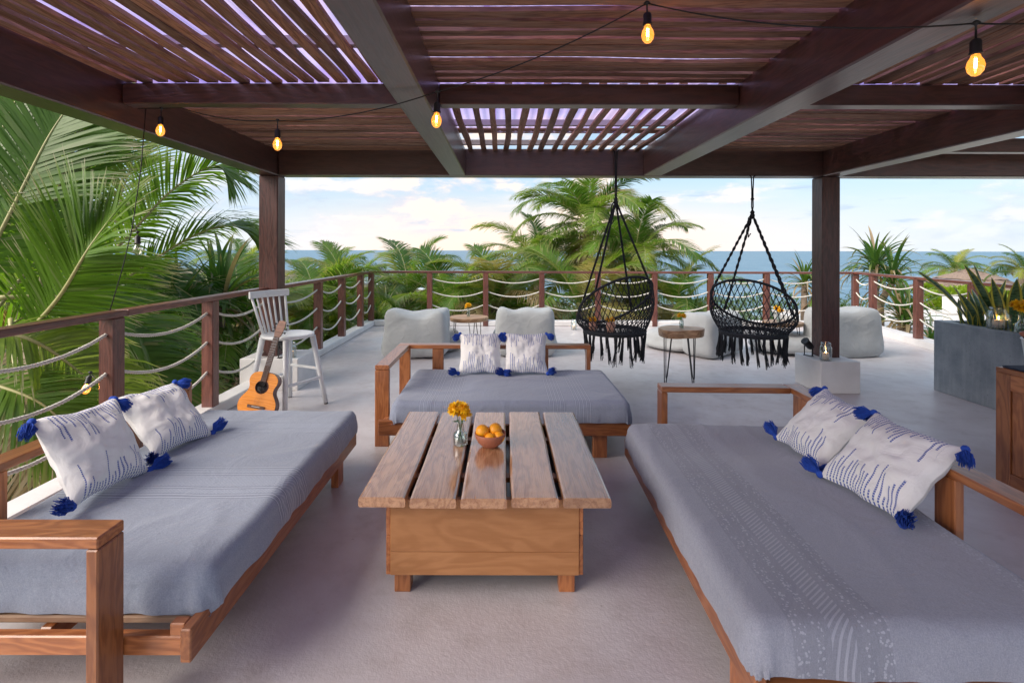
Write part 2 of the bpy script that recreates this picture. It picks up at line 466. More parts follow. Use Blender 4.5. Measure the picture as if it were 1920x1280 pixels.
def cloth(name, c_a, c_b, bands, axis, along_cell, broad=False):
    """woven bed cover; bands = [(centre, half width, kind)] along the given object axis"""
    m, t = mat(name)
    ob = t.obj; X = t.sep(ob); u = X[axis]; v = X[1 - axis]
    weave = t.noise(t.mapping(ob, (260, 260, 260)), 1.0, 2, 0.6)
    heather = t.noise(t.mapping(ob, (300, 60, 60) if axis == 0 else (60, 300, 60)), 1.0, 3, 0.7)
    large = t.noise(ob, 2.0, 3, 0.5)
    cc = t.mix(t.maprange(heather, 0.3, 0.7), c_a, c_b)
    cc = t.mix(t.maprange(weave, 0.35, 0.7, 0, 0.35), cc, tuple(min(1, x * 1.7) for x in c_b))
    cc = t.mix(t.maprange(large, 0.35, 0.7, 0, 0.22), cc, tuple(x * 0.7 for x in c_a))
    light = tuple(min(1, x * 1.5 + 0.03) for x in c_b)
    dark = tuple(x * 0.62 for x in c_a)
    height = weave
    for c, hw, kind in bands:
        d = t.math('ABSOLUTE', t.math('SUBTRACT', u, c))
        inside = t.math('LESS_THAN', d, hw)
        if kind == 'line':
            cc = t.mix(t.math('MULTIPLY', inside, 0.7), cc, light)
            cc = t.mix(t.math('MULTIPLY', t.math('LESS_THAN', t.math('ABSOLUTE', t.math('SUBTRACT', d, hw * 2.0)), hw * 0.8), 0.55), cc, dark)
            height = t.math('ADD', height, t.math('MULTIPLY', inside, 1.2))
        elif kind == 'dash':
            fr = t.math('FRACT', t.math('ADD', t.math('MULTIPLY', v, along_cell), t.math('MULTIPLY', u, along_cell * 0.8)))
            dd = t.math('MULTIPLY', t.math('LESS_THAN', fr, 0.38), inside)
            cc = t.mix(t.math('MULTIPLY', dd, 0.42), cc, light)
            height = t.math('ADD', height, t.math('MULTIPLY', dd, 1.0))
        elif kind == 'tone':
            cc = t.mix(t.math('MULTIPLY', inside, 0.30), cc, dark)
        elif kind == 'dots':
            vo = t.node('ShaderNodeTexVoronoi'); t.set(vo.inputs['Vector'], ob); vo.inputs['Scale'].default_value = 85
            dd = t.math('MULTIPLY', t.math('LESS_THAN', vo.outputs['Distance'], 0.34), inside)
            cc = t.mix(t.math('MULTIPLY', dd, 0.55), cc, light)
            height = t.math('ADD', height, t.math('MULTIPLY', dd, 0.6))
    t.set(t.p.inputs['Base Color'], cc); t.p.inputs['Roughness'].default_value = 0.9
    t.p.inputs['Sheen Weight'].default_value = 0.25
    fold = t.noise(t.mapping(ob, (1, 1, 0.6)), 3.6, 5, 0.6, dist=1.6)
    t.set(t.p.inputs['Normal'], t.bump(height, 0.22, 0.0012, t.bump(fold, 0.5, 0.022)))
    return m

CA, CB = (0.205, 0.24, 0.31), (0.265, 0.30, 0.37)
def stripes(c):
    r = []
    for k in (-0.135, -0.115, -0.06, 0.06, 0.115, 0.135): r.append((c + k, 0.003, 'line'))
    r.append((c, 0.045, 'dash')); r.append((c - .0875, 0.015, 'dash')); r.append((c + .0875, 0.015, 'dash'))
    return r
M['cover_a'] = cloth('striped_cover_cloth', CA, CB, stripes(0.80) + stripes(1.52), 0, 60)
sb = []
for c in (0.42, 0.58, 1.32, 1.50):
    for k in (-0.05, -0.025, 0.0, 0.025, 0.05): sb.append((c + k, 0.0022, 'line'))
M['cover_b'] = cloth('thin_striped_cover_cloth', (0.19, 0.22, 0.30), (0.245, 0.28, 0.36), sb, 0, 60)
M['cover_c'] = cloth('banded_cover_cloth', (0.22, 0.238, 0.295), (0.28, 0.297, 0.355),
                     [(0.24, 0.135, 'tone'), (0.245, 0.034, 'dash'), (0.13, 0.018, 'dots'), (0.36, 0.018, 'dots'), (0.31, 0.012, 'dots'), (0.18, 0.012, 'dots'), (0.93, 0.03, 'dots')], 1, 55)

# cushion: off-white canvas with blue stitched lines running in from two sides
m, t = mat('embroidered_cushion_cloth'); M['cushion'] = m
uvv = t.sep(t.uv); cu, cv = uvv[0], uvv[1]
NC = 24.0
cell = t.math('FLOOR', t.math('MULTIPLY', cu, NC)); fx = t.math('FRACT', t.math('MULTIPLY', cu, NC))
seedv = t.math('MULTIPLY', t.rnd, 50.0)
wnA = t.node('ShaderNodeTexWhiteNoise', noise_dimensions='2D'); t.set(wnA.inputs['Vector'], t.comb(cell, seedv, 0.0))
wnB = t.node('ShaderNodeTexWhiteNoise', noise_dimensions='2D'); t.set(wnB.inputs['Vector'], t.comb(cell, t.math('ADD', seedv, 9.3), 0.0))
line = t.math('LESS_THAN', t.math('ABSOLUTE', t.math('SUBTRACT', fx, 0.5)), 0.20)
lenA = t.math('ADD', 0.08, t.math('MULTIPLY', t.math('POWER', wnA.outputs[0], 1.3), 0.34))
lenB = t.math('ADD', 0.08, t.math('MULTIPLY', t.math('POWER', wnB.outputs[0], 1.3), 0.38))
inA = t.math('GREATER_THAN', cv, t.math('SUBTRACT', 1.0, lenA)); inB = t.math('LESS_THAN', cv, lenB)
dash = t.math('LESS_THAN', t.math('FRACT', t.math('MULTIPLY', cv, 44.0)), 0.78)
inU = t.math('MULTIPLY', t.math('GREATER_THAN', cu, 0.10), t.math('LESS_THAN', cu, 0.93))
st = t.math('MULTIPLY', t.math('MULTIPLY', t.math('MULTIPLY', line, dash), t.math('MAXIMUM', inA, inB)), inU)
fn = t.noise(t.obj, 7, 4, 0.6)
cc = t.mix(t.maprange(fn, 0.3, 0.7), (0.76, 0.75, 0.73), (0.85, 0.85, 0.84))
t.set(t.p.inputs['Base Color'], t.mix(t.math('MULTIPLY', st, 0.92), cc, (0.015, 0.065, 0.36)))
t.p.inputs['Roughness'].default_value = 0.9
t.set(t.p.inputs['Normal'], t.bump(t.math('ADD', st, t.math('MULTIPLY', t.noise(t.obj, 300, 2), 0.4)), 0.4, 0.0025,
      t.bump(t.noise(t.obj, 9, 3, 0.5, dist=1.2), 0.5, 0.02)))

# purple corrugated roof sheet: lets tinted light through
m, t = mat('purple_roof_sheet'); M['sheet'] = m
n1 = t.noise(t.pos, 1.2, 4, 0.6)
wy = t.sep(t.pos)
patch = t.noise(t.mapping(t.pos, (0.5, 1.4, 1)), 1.0, 2, 0.5)
tc = t.mix(t.maprange(patch, 0.42, 0.58), (0.40, 0.29, 0.66), (0.60, 0.50, 0.76))
trl = t.node('ShaderNodeBsdfTranslucent'); t.set(trl.inputs[0], tc)
trp = t.node('ShaderNodeBsdfTransparent'); t.set(trp.inputs[0], tc)
mx = t.node('ShaderNodeMixShader'); mx.inputs[0].default_value = 0.45
t.l.new(trl.outputs[0], mx.inputs[1]); t.l.new(trp.outputs[0], mx.inputs[2])
df = t.node('ShaderNodeBsdfDiffuse'); t.set(df.inputs[0], tc)
m2 = t.node('ShaderNodeMixShader'); m2.inputs[0].default_value = 0.12
t.l.new(mx.outputs[0], m2.inputs[1]); t.l.new(df.outputs[0], m2.inputs[2]); t.l.new(m2.outputs[0], t.out.inputs[0])

def leafmat(name, greens, tip, dry=0.0, rough=0.38, tipstart=0.72, trans=0.48):
    m, t = mat(name)
    r = t.rnd; uvs = t.sep(t.uv)
    cc = t.ramp(r, [(i / (len(greens) - 1), g) for i, g in enumerate(greens)])
    n = t.noise(t.mapping(t.uv, (30, 2.5, 1)), 2.0, 3, 0.6)
    cc = t.mix(t.maprange(n, 0.3, 0.7, 0, 0.4), cc, tuple(x * 0.55 for x in greens[0]))
    tf = t.math('ADD', uvs[1], t.math('MULTIPLY', t.math('SUBTRACT', n, 0.5), 0.7))
    cc = t.mix(t.maprange(tf, tipstart, 1.02, 0, 0.9), cc, tip)
    if dry: cc = t.mix(t.math('MULTIPLY', t.math('LESS_THAN', t.noise(t.mapping(t.uv, (9, 0.3, 1)), 3.0, 1), 0.38), dry), cc, tip)
    t.set(t.p.inputs['Base Color'], cc); t.p.inputs['Roughness'].default_value = rough
    tr = t.node('ShaderNodeBsdfTranslucent'); t.set(tr.inputs[0], t.mix(1.0, cc, (1.25, 1.3, 0.6), 'MULTIPLY'))
    mx = t.node('ShaderNodeMixShader'); mx.inputs[0].default_value = trans
    t.l.new(t.p.outputs[0], mx.inputs[1]); t.l.new(tr.outputs[0], mx.inputs[2]); t.l.new(mx.outputs[0], t.out.inputs[0])
    return m
M['frond'] = leafmat('palm_frond', [(0.08, 0.18, 0.025), (0.14, 0.26, 0.035), (0.22, 0.33, 0.045), (0.36, 0.36, 0.07)], (0.42, 0.33, 0.19), 0.35)
M['frond_dark'] = leafmat('near_palm_frond', [(0.05, 0.14, 0.015), (0.095, 0.21, 0.02), (0.17, 0.30, 0.03), (0.25, 0.33, 0.05)], (0.50, 0.43, 0.33), 0.15, tipstart=0.78)
M['frond_dry'] = leafmat('dry_palm_frond', [(0.30, 0.21, 0.10), (0.42, 0.32, 0.17), (0.33, 0.30, 0.10)], (0.46, 0.38, 0.26), 0.5)
M['strap'] = leafmat('strap_leaf', [(0.025, 0.085, 0.018), (0.06, 0.15, 0.025), (0.12, 0.22, 0.035)], (0.40, 0.32, 0.20), 0.15, tipstart=0.75)
M['strap_dry'] = leafmat('dry_strap_leaf', [(0.26, 0.19, 0.11), (0.40, 0.31, 0.20), (0.34, 0.22, 0.15)], (0.48, 0.40, 0.30), 0.3)
M['bush'] = leafmat('bush_leaf', [(0.22, 0.34, 0.02), (0.27, 0.38, 0.03), (0.32, 0.42, 0.04)], (0.35, 0.35, 0.06), 0.1)
M['grass'] = leafmat('undergrowth_leaf', [(0.04, 0.10, 0.02), (0.08, 0.15, 0.03)], (0.28, 0.23, 0.12), 0.4, tipstart=0.6)
M['rachis'] = simple('frond_midrib', (0.38, 0.36, 0.15), 0.5, 0.15, 10)
# snake plant leaf: dark banded green with yellow edges
m, t = mat('snake_plant_leaf'); M['snake'] = m
uvs = t.sep(t.uv)
bd = t.noise(t.mapping(t.uv, (1.5, 26, 1)), 1.0, 2, 0.5)
cc = t.mix(t.maprange(bd, 0.4, 0.6), (0.022, 0.065, 0.028), (0.10, 0.19, 0.09))
ed = t.math('GREATER_THAN', t.math('ABSOLUTE', t.math('SUBTRACT', uvs[0], 0.5)), 0.33)
t.set(t.p.inputs['Base Color'], t.mix(ed, cc, (0.55, 0.50, 0.07))); t.p.inputs['Roughness'].default_value = 0.3

# sea: deep blue with pale foam where the mesh's uv says the water is shallow
m, t = mat('sea_water'); M['sea'] = m
uvs = t.sep(t.uv)
P = t.pos
wv = t.noise(t.mapping(P, (0.06, 0.22, 1)), 1.0, 6, 0.62); wv2 = t.noise(t.mapping(P, (0.5, 1.3, 1)), 1.0, 4, 0.6)
cc = t.mix(t.maprange(wv, 0.35, 0.65), (0.055, 0.145, 0.225), (0.115, 0.235, 0.32))
cc = t.mix(uvs[0], cc, (0.20, 0.34, 0.38))
fo = t.math('ADD', t.math('MULTIPLY', wv, 0.6), t.math('MULTIPLY', wv2, 0.4))
thr = t.maprange(uvs[0], 0.0, 1.0, 0.615, 0.40)
foam = t.maprange(t.math('SUBTRACT', fo, thr), 0.0, 0.035)
t.set(t.p.inputs['Base Color'], t.mix(foam, cc, (0.72, 0.74, 0.76)))
t.set(t.p.inputs['Roughness'], t.maprange(foam, 0, 1, 0.35, 0.8)); t.p.inputs['Specular IOR Level'].default_value = 0.22
t.set(t.p.inputs['Normal'], t.bump(t.math('ADD', wv, t.math('MULTIPLY', wv2, 0.35)), 0.8, 0.6))

m, t = mat('sandy_ground'); M['ground'] = m
n1 = t.noise(t.pos, 0.25, 6, 0.6)
uvs = t.sep(t.uv)
cc = t.mix(t.maprange(n1, 0.4, 0.6), (0.05, 0.07, 0.025), (0.16, 0.14, 0.08))
t.set(t.p.inputs['Base Color'], t.mix(uvs[0], cc, (0.52, 0.46, 0.38))); t.p.inputs['Roughness'].default_value = 0.95
t.set(t.p.inputs['Normal'], t.bump(t.noise(t.pos, 3, 5), 0.6, 0.1))

# ------------------------------------------------------------------ the terrace
XL, XR, YF = -2.5, 6.75, 9.6
EDGE = [(XL - .14, -3.0), (XL - .14, YF + .14), (6.95, YF + .14), (6.32, 6.2), (5.9, 3.0), (5.9, -3.0)]
def prism(mb, poly, z0, z1):
    n = len(poly); vs = [(x, y, z0) for x, y in poly] + [(x, y, z1) for x, y in poly]
    a = sum(poly[i][0] * poly[(i + 1) % n][1] - poly[(i + 1) % n][0] * poly[i][1] for i in range(n))
    fs = [tuple(range(n))[::-1], tuple(range(n, 2 * n))] + [(i, (i + 1) % n, n + (i + 1) % n, n + i) for i in range(n)]
    if a < 0: fs = [f[::-1] for f in fs]
    mb.add(vs, fs, smooth=False)
b = MB(); prism(b, EDGE, -4.2, 0.0)
tag(b.obj('terrace_floor', M['floor']), 'white painted rough concrete terrace floor', kind='structure')
b = MB()
b.box((XL - .16, -3.0, 0.001), (XL + .02, YF + .16, 0.10), 0.012)
b.box((XL + .021, YF - .04, 0.001), (6.9, YF + .16, 0.10), 0.012)
prism(b, [(6.62, YF - .05), (6.92, YF - .05), (6.30, 6.2), (6.06, 6.2)], 0.002, 0.101)
prism(b, [(6.06, 6.195), (6.30, 6.195), (5.92, 3.0), (5.70, 3.0)], 0.002, 0.101)
tag(b.obj('terrace_kerb', M['plaster']), 'low white kerb along the terrace edge', kind='structure')

# ------------------------------------------------------------------ pergola
Z0, ZJ, Z1 = 2.235, 2.36, 2.49
pg = thing('pergola', 'dark wooden pergola with slatted roof and purple sheets over the daybeds', 'pergola', (0.5, 5.4, 0))
Y0, Y1 = 5.29, 5.48
beams = [
    ('beam', (-2.59, -2.6, Z0), (-2.39, Y1, Z1 + .031)),
    ('beam', (-2.388, Y0, Z0 + .002), (9.2, Y1 - .002, Z1 + .029)),
    ('beam', (3.36, -2.6, Z0), (3.55, Y0 - .002, Z1 + .03)),
    ('beam', (-.58, -2.6, Z0 + .003), (-.41, Y0 - .002, Z1 + .03)),
    ('beam', (1.47, -2.6, Z0 + .003), (1.66, Y0 - .002, Z1 + .03)),
]
for n_, lo, hi in beams: bx(n_, lo, hi, M['beam'], pg, 0.008)
for yj in (3.13, 0.95, -1.4):
    for xa, xb in ((-2.388, -.582), (-.408, 1.468), (1.662, 3.358)):
        bx('joist', (xa, yj, ZJ), (xb, yj + .10, Z1 - .001), M['beam'], pg, 0.006)
bx('joist', (3.552, 4.60, ZJ), (9.2, 4.70, Z1 - .001), M['beam'], pg, 0.006)
bx('joist', (3.552, 2.2, ZJ), (9.2, 2.30, Z1 - .001), M['beam'], pg, 0.006)
for cx0, cx1 in ((-2.59, -2.39), (3.36, 3.55)):
    bx('column', (cx0, Y0 + .001, 0.32), (cx1, Y1 - .001, Z0 - .001), M['column'], pg, 0.008)
M['plinth'] = M['plaster']
for x0, x1, y0, y1 in ((-2.72, -2.12, 5.16, 5.66), (3.22, 3.625, 5.09, 5.55)):
    bx('plinth', (x0, y0, 0.0), (x1, y1, 0.325), M['plinth'], pg, 0.006)
bx('column', (8.9, Y0 + .001, 0.0), (9.1, Y1 - .001, Z0 - .001), M['beam'], pg, 0.008)

rs = random.Random(3)
def slats(x0, x1, y0, y1, along, pitch, wd, jitter, z=Z1 + .006, skip=()):
    span = (x1 - x0) if along == 'Y' else (y1 - y0)
    n = int(span / pitch)
    for i in range(n):
        if i in skip: continue
        c = (x0 if along == 'Y' else y0) + (i + .5) * span / n + rs.uniform(-jitter, jitter)
        c2 = c + rs.uniform(-jitter, jitter) * .8
        zz = z + rs.uniform(0.0, 0.006) + .011
        w_ = wd
        if along == 'Y': a, b_ = (c, y0 - .02, zz), (c2, y1 + .03, zz)
        else: a, b_ = (x0 - .03, c, zz), (x1 + .03, c2, zz)
        o = board('slat', a, b_, w_, 0.022, M['slat'], pg, warp=0.022, seed=rs.randrange(9))
A_ = (-2.39, -.58); B_ = (-.41, 1.47); C_ = (1.66, 3.36)
for (ya, yb) in ((1.05, 3.13), (-1.3, 0.95)):
    slats(A_[0], A_[1], ya, yb, 'Y', 0.098, 0.062, 0.010)
    slats(B_[0] - .02, B_[1] + .02, ya, yb, 'X', 0.094, 0.066, 0.012)
    slats(C_[0], C_[1], ya, yb, 'Y', 0.082, 0.066, 0.008)
slats(A_[0], A_[1], 3.23, 5.29, 'X', 0.078, 0.068, 0.006)
slats(B_[0], B_[1], 3.23, 5.29, 'Y', 0.125, 0.050, 0.012)
slats(C_[0], C_[1], 3.23, 5.29, 'X', 0.084, 0.068, 0.010)
slats(3.56, 9.1, 2.3, 4.60, 'X', 0.11, 0.066, 0.010)
slats(3.56, 9.1, 4.70, 5.29, 'X', 0.11, 0.066, 0.010)
# corrugated translucent sheets on battens above the slats
def sheet(x0, x1, y0, y1, z=2.60):
    b = MB(); nx = int((x1 - x0) / 0.019)
    b.grid(nx, 1, lambda u, v: (x0 + (x1 - x0) * u, y0 + (y1 - y0) * v, z + 0.008 * math.sin((x1 - x0) * u / 0.076 * 2 * PI)))
    return b.obj('roof_sheet', M['sheet'], pg)
for i, x in enumerate((-2.6, -1.35, -.1, 1.15, 2.4)):
    sheet(x, x + 1.28, -2.6, 2.25, 2.60 + .01 * (i % 2)); sheet(x, x + 1.28, 2.15, 4.75 + .12 * (i % 3), 2.622 + .01 * (i % 2))
for y in (-1.6, -.75, .1, .95, 1.8, 2.65, 3.5, 4.35, 5.15):
    bx('batten', (-2.6, y, 2.535), (3.6, y + .05, 2.583), M['batten'], pg, 0.0)
for k in range(6):
    y = 4.78 + k * .075
    bx('batten', (-2.5, y, 2.60 + .012 * k), (3.6, y + .04, 2.615 + .012 * k), M['slat'], pg, 0.0)

# ------------------------------------------------------------------ railings
def twisted_rope(L, sag, r=0.011, strands=3, turns_per_m=15, seg=None):
    b = MB(); seg = seg or int(L * 75)
    def cpt(s): return Vector((s * L, 0, -4 * sag * s * (1 - s)))
    for k in range(strands):
        pts = []
        for i in range(seg + 1):
            s = i / seg; a = 2 * PI * (k / strands + turns_per_m * L * s)
            pts.append(cpt(s) + Vector((0, math.cos(a), math.sin(a))) * r * 0.55)
        b.tube(pts, r * 0.62, 5)
    me = b.mesh('rope'); me.materials.append(M['rope'])
    return me
_rope = {}
def rope_between(a, c, sag, parent, k):
    a = Vector(a); c = Vector(c); d = c - a; L = round(Vector((d.x, d.y)).length, 2)
    key = (L, k % 3)
    if key not in _rope: _rope[key] = twisted_rope(L, sag)
    Mx = Matrix.Translation(a) @ Matrix.Rotation(math.atan2(d.y, d.x), 4, 'Z')
    put(bpy.data.objects.new('rope', _rope[key]), parent, Mx)
RZ = 1.05
def railing(label, pts, spacing_posts, closed_end=True, rail_ext=0.0, first=True):
    """pts: straight run start, end; spacing_posts: distances of posts along it"""
    a = Vector((*pts[0], 0)); c = Vector((*pts[1], 0)); d = (c - a); L = d.length; d.normalize()
    root = thing('railing', label, 'railing', a, 0, 'post and rope railings round the terrace')
    n = Vector((-d.y, d.x, 0))
    e0 = a - d * 0.0; e1 = c + d * rail_ext
    cuts = [0.0, L / 2, L] if L > 4 else [0, L]
    for i in range(len(cuts) - 1):
        p = a + d * cuts[i]; q = a + d * (cuts[i + 1] - .004)
        board('top_rail', p + Vector((0, 0, RZ - .021)), q + Vector((0, 0, RZ - .021)), 0.105, 0.042, M['rail'], root, bev=0.006)
    prev = None
    for s in spacing_posts:
        p = a + d * s
        board('post', p + Vector((0, 0, 0.0)), p + Vector((0, 0, RZ - .043)), 0.10, 0.10, M['rail'], root, side=tuple(d), bev=0.007)
        if prev is not None:
            for k, z in enumerate((0.905, 0.655, 0.40)):
                rope_between(prev + d * .045 + Vector((0, 0, z)), p - d * .045 + Vector((0, 0, z + rs.uniform(-.01, .01))), 0.085 + 0.012 * k, root, k)
        prev = p
    return root
LP = [-2.1, -1.05, 0.0, 1.08, 2.17, 3.25, 4.34, 5.39, 6.86, 7.86, 8.88, 9.60]
railing('long railing with ropes beside the left daybed and guitar', ((XL - .04, -3.0), (XL - .04, YF + .05)), [3 + y for y in LP])
railing('straight railing with ropes facing the sea behind the beanbags', ((XL + .015, YF), (6.70, YF)),
        [(x - 945) * YF / F - XL - .015 for x in (806, 911, 1016, 1121, 1227, 1332, 1437, 1542)])
railing('slanting railing with ropes behind the right beanbag and planter', ((6.74, YF + .02), (6.20, 6.6)), [0.0, .62, 1.9, 3.05])
railing('short railing with ropes hidden partly by the grey planter', ((6.19, 6.59), (5.82, 3.2)), [0.9, 2.15, 3.35])

# ------------------------------------------------------------------ daybeds
def cover_mesh(x0, x1, y0, y1, top, hem, r=0.055, seed=0, corner=0.015):
    """a loose cloth over a mattress"""
    b = MB(); rg = random.Random(seed); of = Vector((rg.uniform(0, 50), rg.uniform(0, 50), 0))
    drop = top - hem; D = r * PI / 2 + (drop - r)
    ix0, ix1, iy0, iy1 = x0 + r, x1 - r, y0 + r, y1 - r
    NX, NY = 120, 80
    def remap(t_, a, c):      # denser at the ends
        e = 0.22
        if t_ < e: return a - D * (1 - t_ / e)
        if t_ > 1 - e: return c + D * ((t_ - 1 + e) / e)
        return a + (c - a) * (t_ - e) / (1 - 2 * e)
    def fn(u, v):
        px, py = remap(u, ix0, ix1), remap(v, iy0, iy1)
        qx, qy = min(max(px, ix0), ix1), min(max(py, iy0), iy1)
        ox, oy = px - qx, py - qy; d = math.hypot(ox, oy)
        wob = noise.noise(Vector((px * 1.6, py * 1.6, 0)) + of) * 0.010 + noise.noise(Vector((px * 5, py * 5, 3)) + of) * 0.003
        rdg = 1 - abs(noise.noise(Vector((px * 1.1 + py * 1.7, py * 1.3 - px * .6, 4)) + of)) * 7
        if rdg > 0: wob += .006 * rdg * rdg
        wob -= 0.016 * math.exp(-((px - 0.55) / .17) ** 2) * (.4 + .6 * math.sin(PI * min(max((py) / 1.0, 0), 1)))
        if d < 1e-6: return (qx, qy, top + wob)
        dx, dy = ox / d, oy / d
        dm = min(d, D + corner + 0.008 * noise.noise(Vector((px * 4, py * 4, 9)) + of))
        if dm < r * PI / 2:
            a = dm / r; k = 0.0
            return (qx + dx * r * math.sin(a), qy + dy * r * math.sin(a), top - r * (1 - math.cos(a)) + wob)
        fall = dm - r * PI / 2; k = fall / max(D - r * PI / 2, 1e-6)
        per = (px * abs(dy) + py * abs(dx)) + math.atan2(dy, dx) * 0.12
        fold = (noise.noise(Vector((per * 11, 1.3, k * .5)) + of) * 0.013 + noise.noise(Vector((per * 28, 5.3, k)) + of) * 0.003) * k
        fl = r + 0.004 * k + fold + 0.008 * math.sin(k * 2.5)
        return (qx + dx * fl, qy + dy * fl, top - r - fall * (1 + 0.05 * noise.noise(Vector((per * 5, 2, 7)) + of)) + wob * (1 - k))
    b.grid(NX, NY, fn)
    return b

def daybed(label, Mx, cover, sup=(0.31, 1.15), seed=1):
    root = thing('daybed', label, 'daybed', (0, 0, 0), 0, 'wooden daybeds round the plank table')
    T = M['teak']
    zt, zb = 0.275, 0.165
    # arm at x = 0, sitting side at y = 0, back at y = 1.12
    bx('arm_post', (0.0, 0.225, 0.0), (0.105, 0.262, 0.563), T, root)
    bx('armrest', (0.0, 0.225, 0.565), (0.105, 1.018, 0.60), T, root)
    bx('back_rail', (0.0, 1.020, 0.565), (1.73, 1.12, 0.60), T, root)
    bx('back_post', (1.695, 1.021, zb), (1.729, 1.119, 0.5635), T, root)
    bx('back_post', (0.001, 1.084, 0.0), (0.100, 1.119, 0.5635), T, root)
    for s in sup: bx('back_support', (s, 1.022, zb), (s + .10, 1.058, 0.5636), T, root)
    bx('front_rail', (0.080, 0.0, zb), (1.83, 0.035, zt - .005), T, root)
    bx('rear_rail', (0.080, 0.985, zb), (1.83, 1.0195, zt - .005), T, root)
    bx('end_rail', (0.108, 0.0355, zb), (0.143, 0.9845, zb + .062), T, root)
    bx('end_rail', (1.79, 0.0355, zb), (1.825, 0.9845, zb + .062), T, root)
    bx('corner_block', (0.107, 0.0355, zb + .063), (0.143, 0.085, zt - .006), T, root)
    bx('centre_rail', (0.144, 0.49, zb), (1.789, 0.53, zb + .062), T, root)
    for i in range(12):
        x = 0.16 + i * 0.137
        bx('bed_slat', (x, 0.040, zb + .0635), (x + .085, 0.980, zb + .088), M['board'], root, 0.005)
    for lx in (1.575,):
        for ly in (0.036, 0.93): bx('leg', (lx, ly, 0.0), (lx + .10, ly + .045, zb + .06), T, root, 0.004, 2)
    b = MB(); b.box((0.20, 0.03, zb + .09), (1.80, 0.96, 0.365), 0.05)
    b.obj('mattress', M['canvas'], root)
    cm = cover_mesh(0.165, 1.835, 0.0 - .012, 0.995, 0.402, 0.262, seed=seed)
    cm.obj('bed_cover', cover, root)
    l, q, s = Mx.decompose(); root.location = l; root.rotation_euler = q.to_euler()
    return root
mid = daybed('daybed behind the plank table, facing the camera, armrest at its left', Matrix.Translation((-.95, 3.47, 0)), M['cover_b'], (0.31, 1.25), 11)
lef = daybed('left daybed beside the rope railing, grey cover with woven bands', Matrix.Translation((-.97, 1.477, 0)) @ Matrix.Rotation(R(90), 4, 'Z'), M['cover_a'], (0.44, 1.2), 5)
rig = daybed('right daybed with a broad patterned band along its cover', Matrix.Translation((.765, 3.24, 0)) @ Matrix.Rotation(R(-91.8), 4, 'Z'), M['cover_c'], (0.20, 1.17), 23)

# ------------------------------------------------------------------ cushions with tassels
def cushion_mesh(S=0.43, T=0.075, seed=0):
    b = MB(); of = Vector((seed * 3.7, seed * 1.3, 0)); N = 40
    def prof(u, v, sgn):
        x, y = 2 * u - 1, 2 * v - 1
        pin = 1 - 0.075 * (1 - y * y); pin2 = 1 - 0.075 * (1 - x * x)
        th = T * ((1 - abs(x) ** 3.0) * (1 - abs(y) ** 3.0)) ** 0.55
        wob = noise.noise(Vector((x * 1.8, y * 1.8, sgn)) + of) * 0.018 + noise.noise(Vector((x * 4.5, y * 4.5, sgn * 2)) + of) * 0.008
        edge = min(1 - abs(x), 1 - abs(y)); k = min(1, edge * 6)
        e2 = noise.noise(Vector((x * 2, y * 2, 5)) + of) * 0.012
        return (x * S / 2 * pin + e2, sgn * (th + wob * k), y * S / 2 * pin2 + e2)
    b.grid(N, N, lambda u, v: prof(u, v, -1))
    b.grid(N, N, lambda u, v: prof(u, v, 1), flip=True)
    return b
def tassel_mesh(seed):
    b = MB(); rg = random.Random(seed)
    b.lathe([(0.001, 0.012), (0.011, 0.008), (0.014, 0), (0.011, -0.008), (0.008, -0.014)], n=8)
    for i in range(150):
        a = rg.uniform(0, 2 * PI); s = rg.uniform(0.0, 1) ** .7 * 0.024; l = rg.uniform(0.050, 0.072)
        p0 = Vector((math.cos(a) * .006, math.sin(a) * .006, -0.010)); p2 = Vector((math.cos(a + .3) * s, math.sin(a + .3) * s, -l))
        p1 = p0.lerp(p2, .5) + Vector((math.cos(a), math.sin(a), 0)) * rg.uniform(0.002, 0.013)
        b.tube([p0, p1, p2], [0.0014, 0.0017, 0.0011], 3, caps=False)
    me = b.mesh('tassel'); me.materials.append(M['tassel'])
    return me
TM = [tassel_mesh(i) for i in range(3)]
S_ = 0.43
def cushion(label, bottom, facing, lean, S, seed, roll=0.0, dirs=None):
    """bottom = point on the seat under the cushion's lower edge; facing = angle its front points to"""
    Mx = Matrix.Translation(bottom) @ Matrix.Rotation(facing + PI / 2, 4, 'Z') @ Matrix.Rotation(R(-lean), 4, 'X') @ Matrix.Translation((0, 0, S / 2 * .97)) @ Matrix.Rotation(R(roll), 4, 'Y')
    root = thing('cushion', label, 'cushion', (0, 0, 0), 0, 'blue stitched cushions on the daybeds')
    l, q, s = Mx.decompose()
    body = cushion_mesh(S, seed=seed).obj('cushion_cover', M['cushion'], root)
    rg = random.Random(seed)
    for i, (sx, sz) in enumerate(((-1, -1), (1, -1), (1, 1), (-1, 1))):
        c = Vector((sx * S / 2, 0, sz * S / 2))
        d = Vector((sx, 0, sz * .6)).normalized()
        if sz > 0: d = Vector((sx * .7, -.35, -.9)).normalized()      # upper ones flop forward
        else: d = Vector((sx * .75, -.65, 0.12)).normalized()
        d = (d + Vector([rg.uniform(-.25, .25) for _ in range(3)])).normalized()
        Q = (-d).to_track_quat('Z', 'Y').to_matrix().to_4x4()
        put(bpy.data.objects.new('tassel', TM[i % 3]), root, Matrix.Translation(c * .985 + d * .004) @ Q @ Matrix.Scale(1.15 if sz > 0 else 1.3, 4))
    root.location = l; root.rotation_euler = q.to_euler()
    return root
sz = 0.415
cushion('near cushion on the left daybed, closest to the camera', (-1.70, 2.20, sz), R(-3), 31, 0.39, 1, 4)
cushion('far cushion on the left daybed, tucked behind the nearer one', (-1.69, 2.67, sz), R(-8), 43, 0.385, 2, 3)
cushion('left one of two cushions on the middle daybed', (-.20, 4.22, sz), R(-90), 32, 0.365, 3, 0)
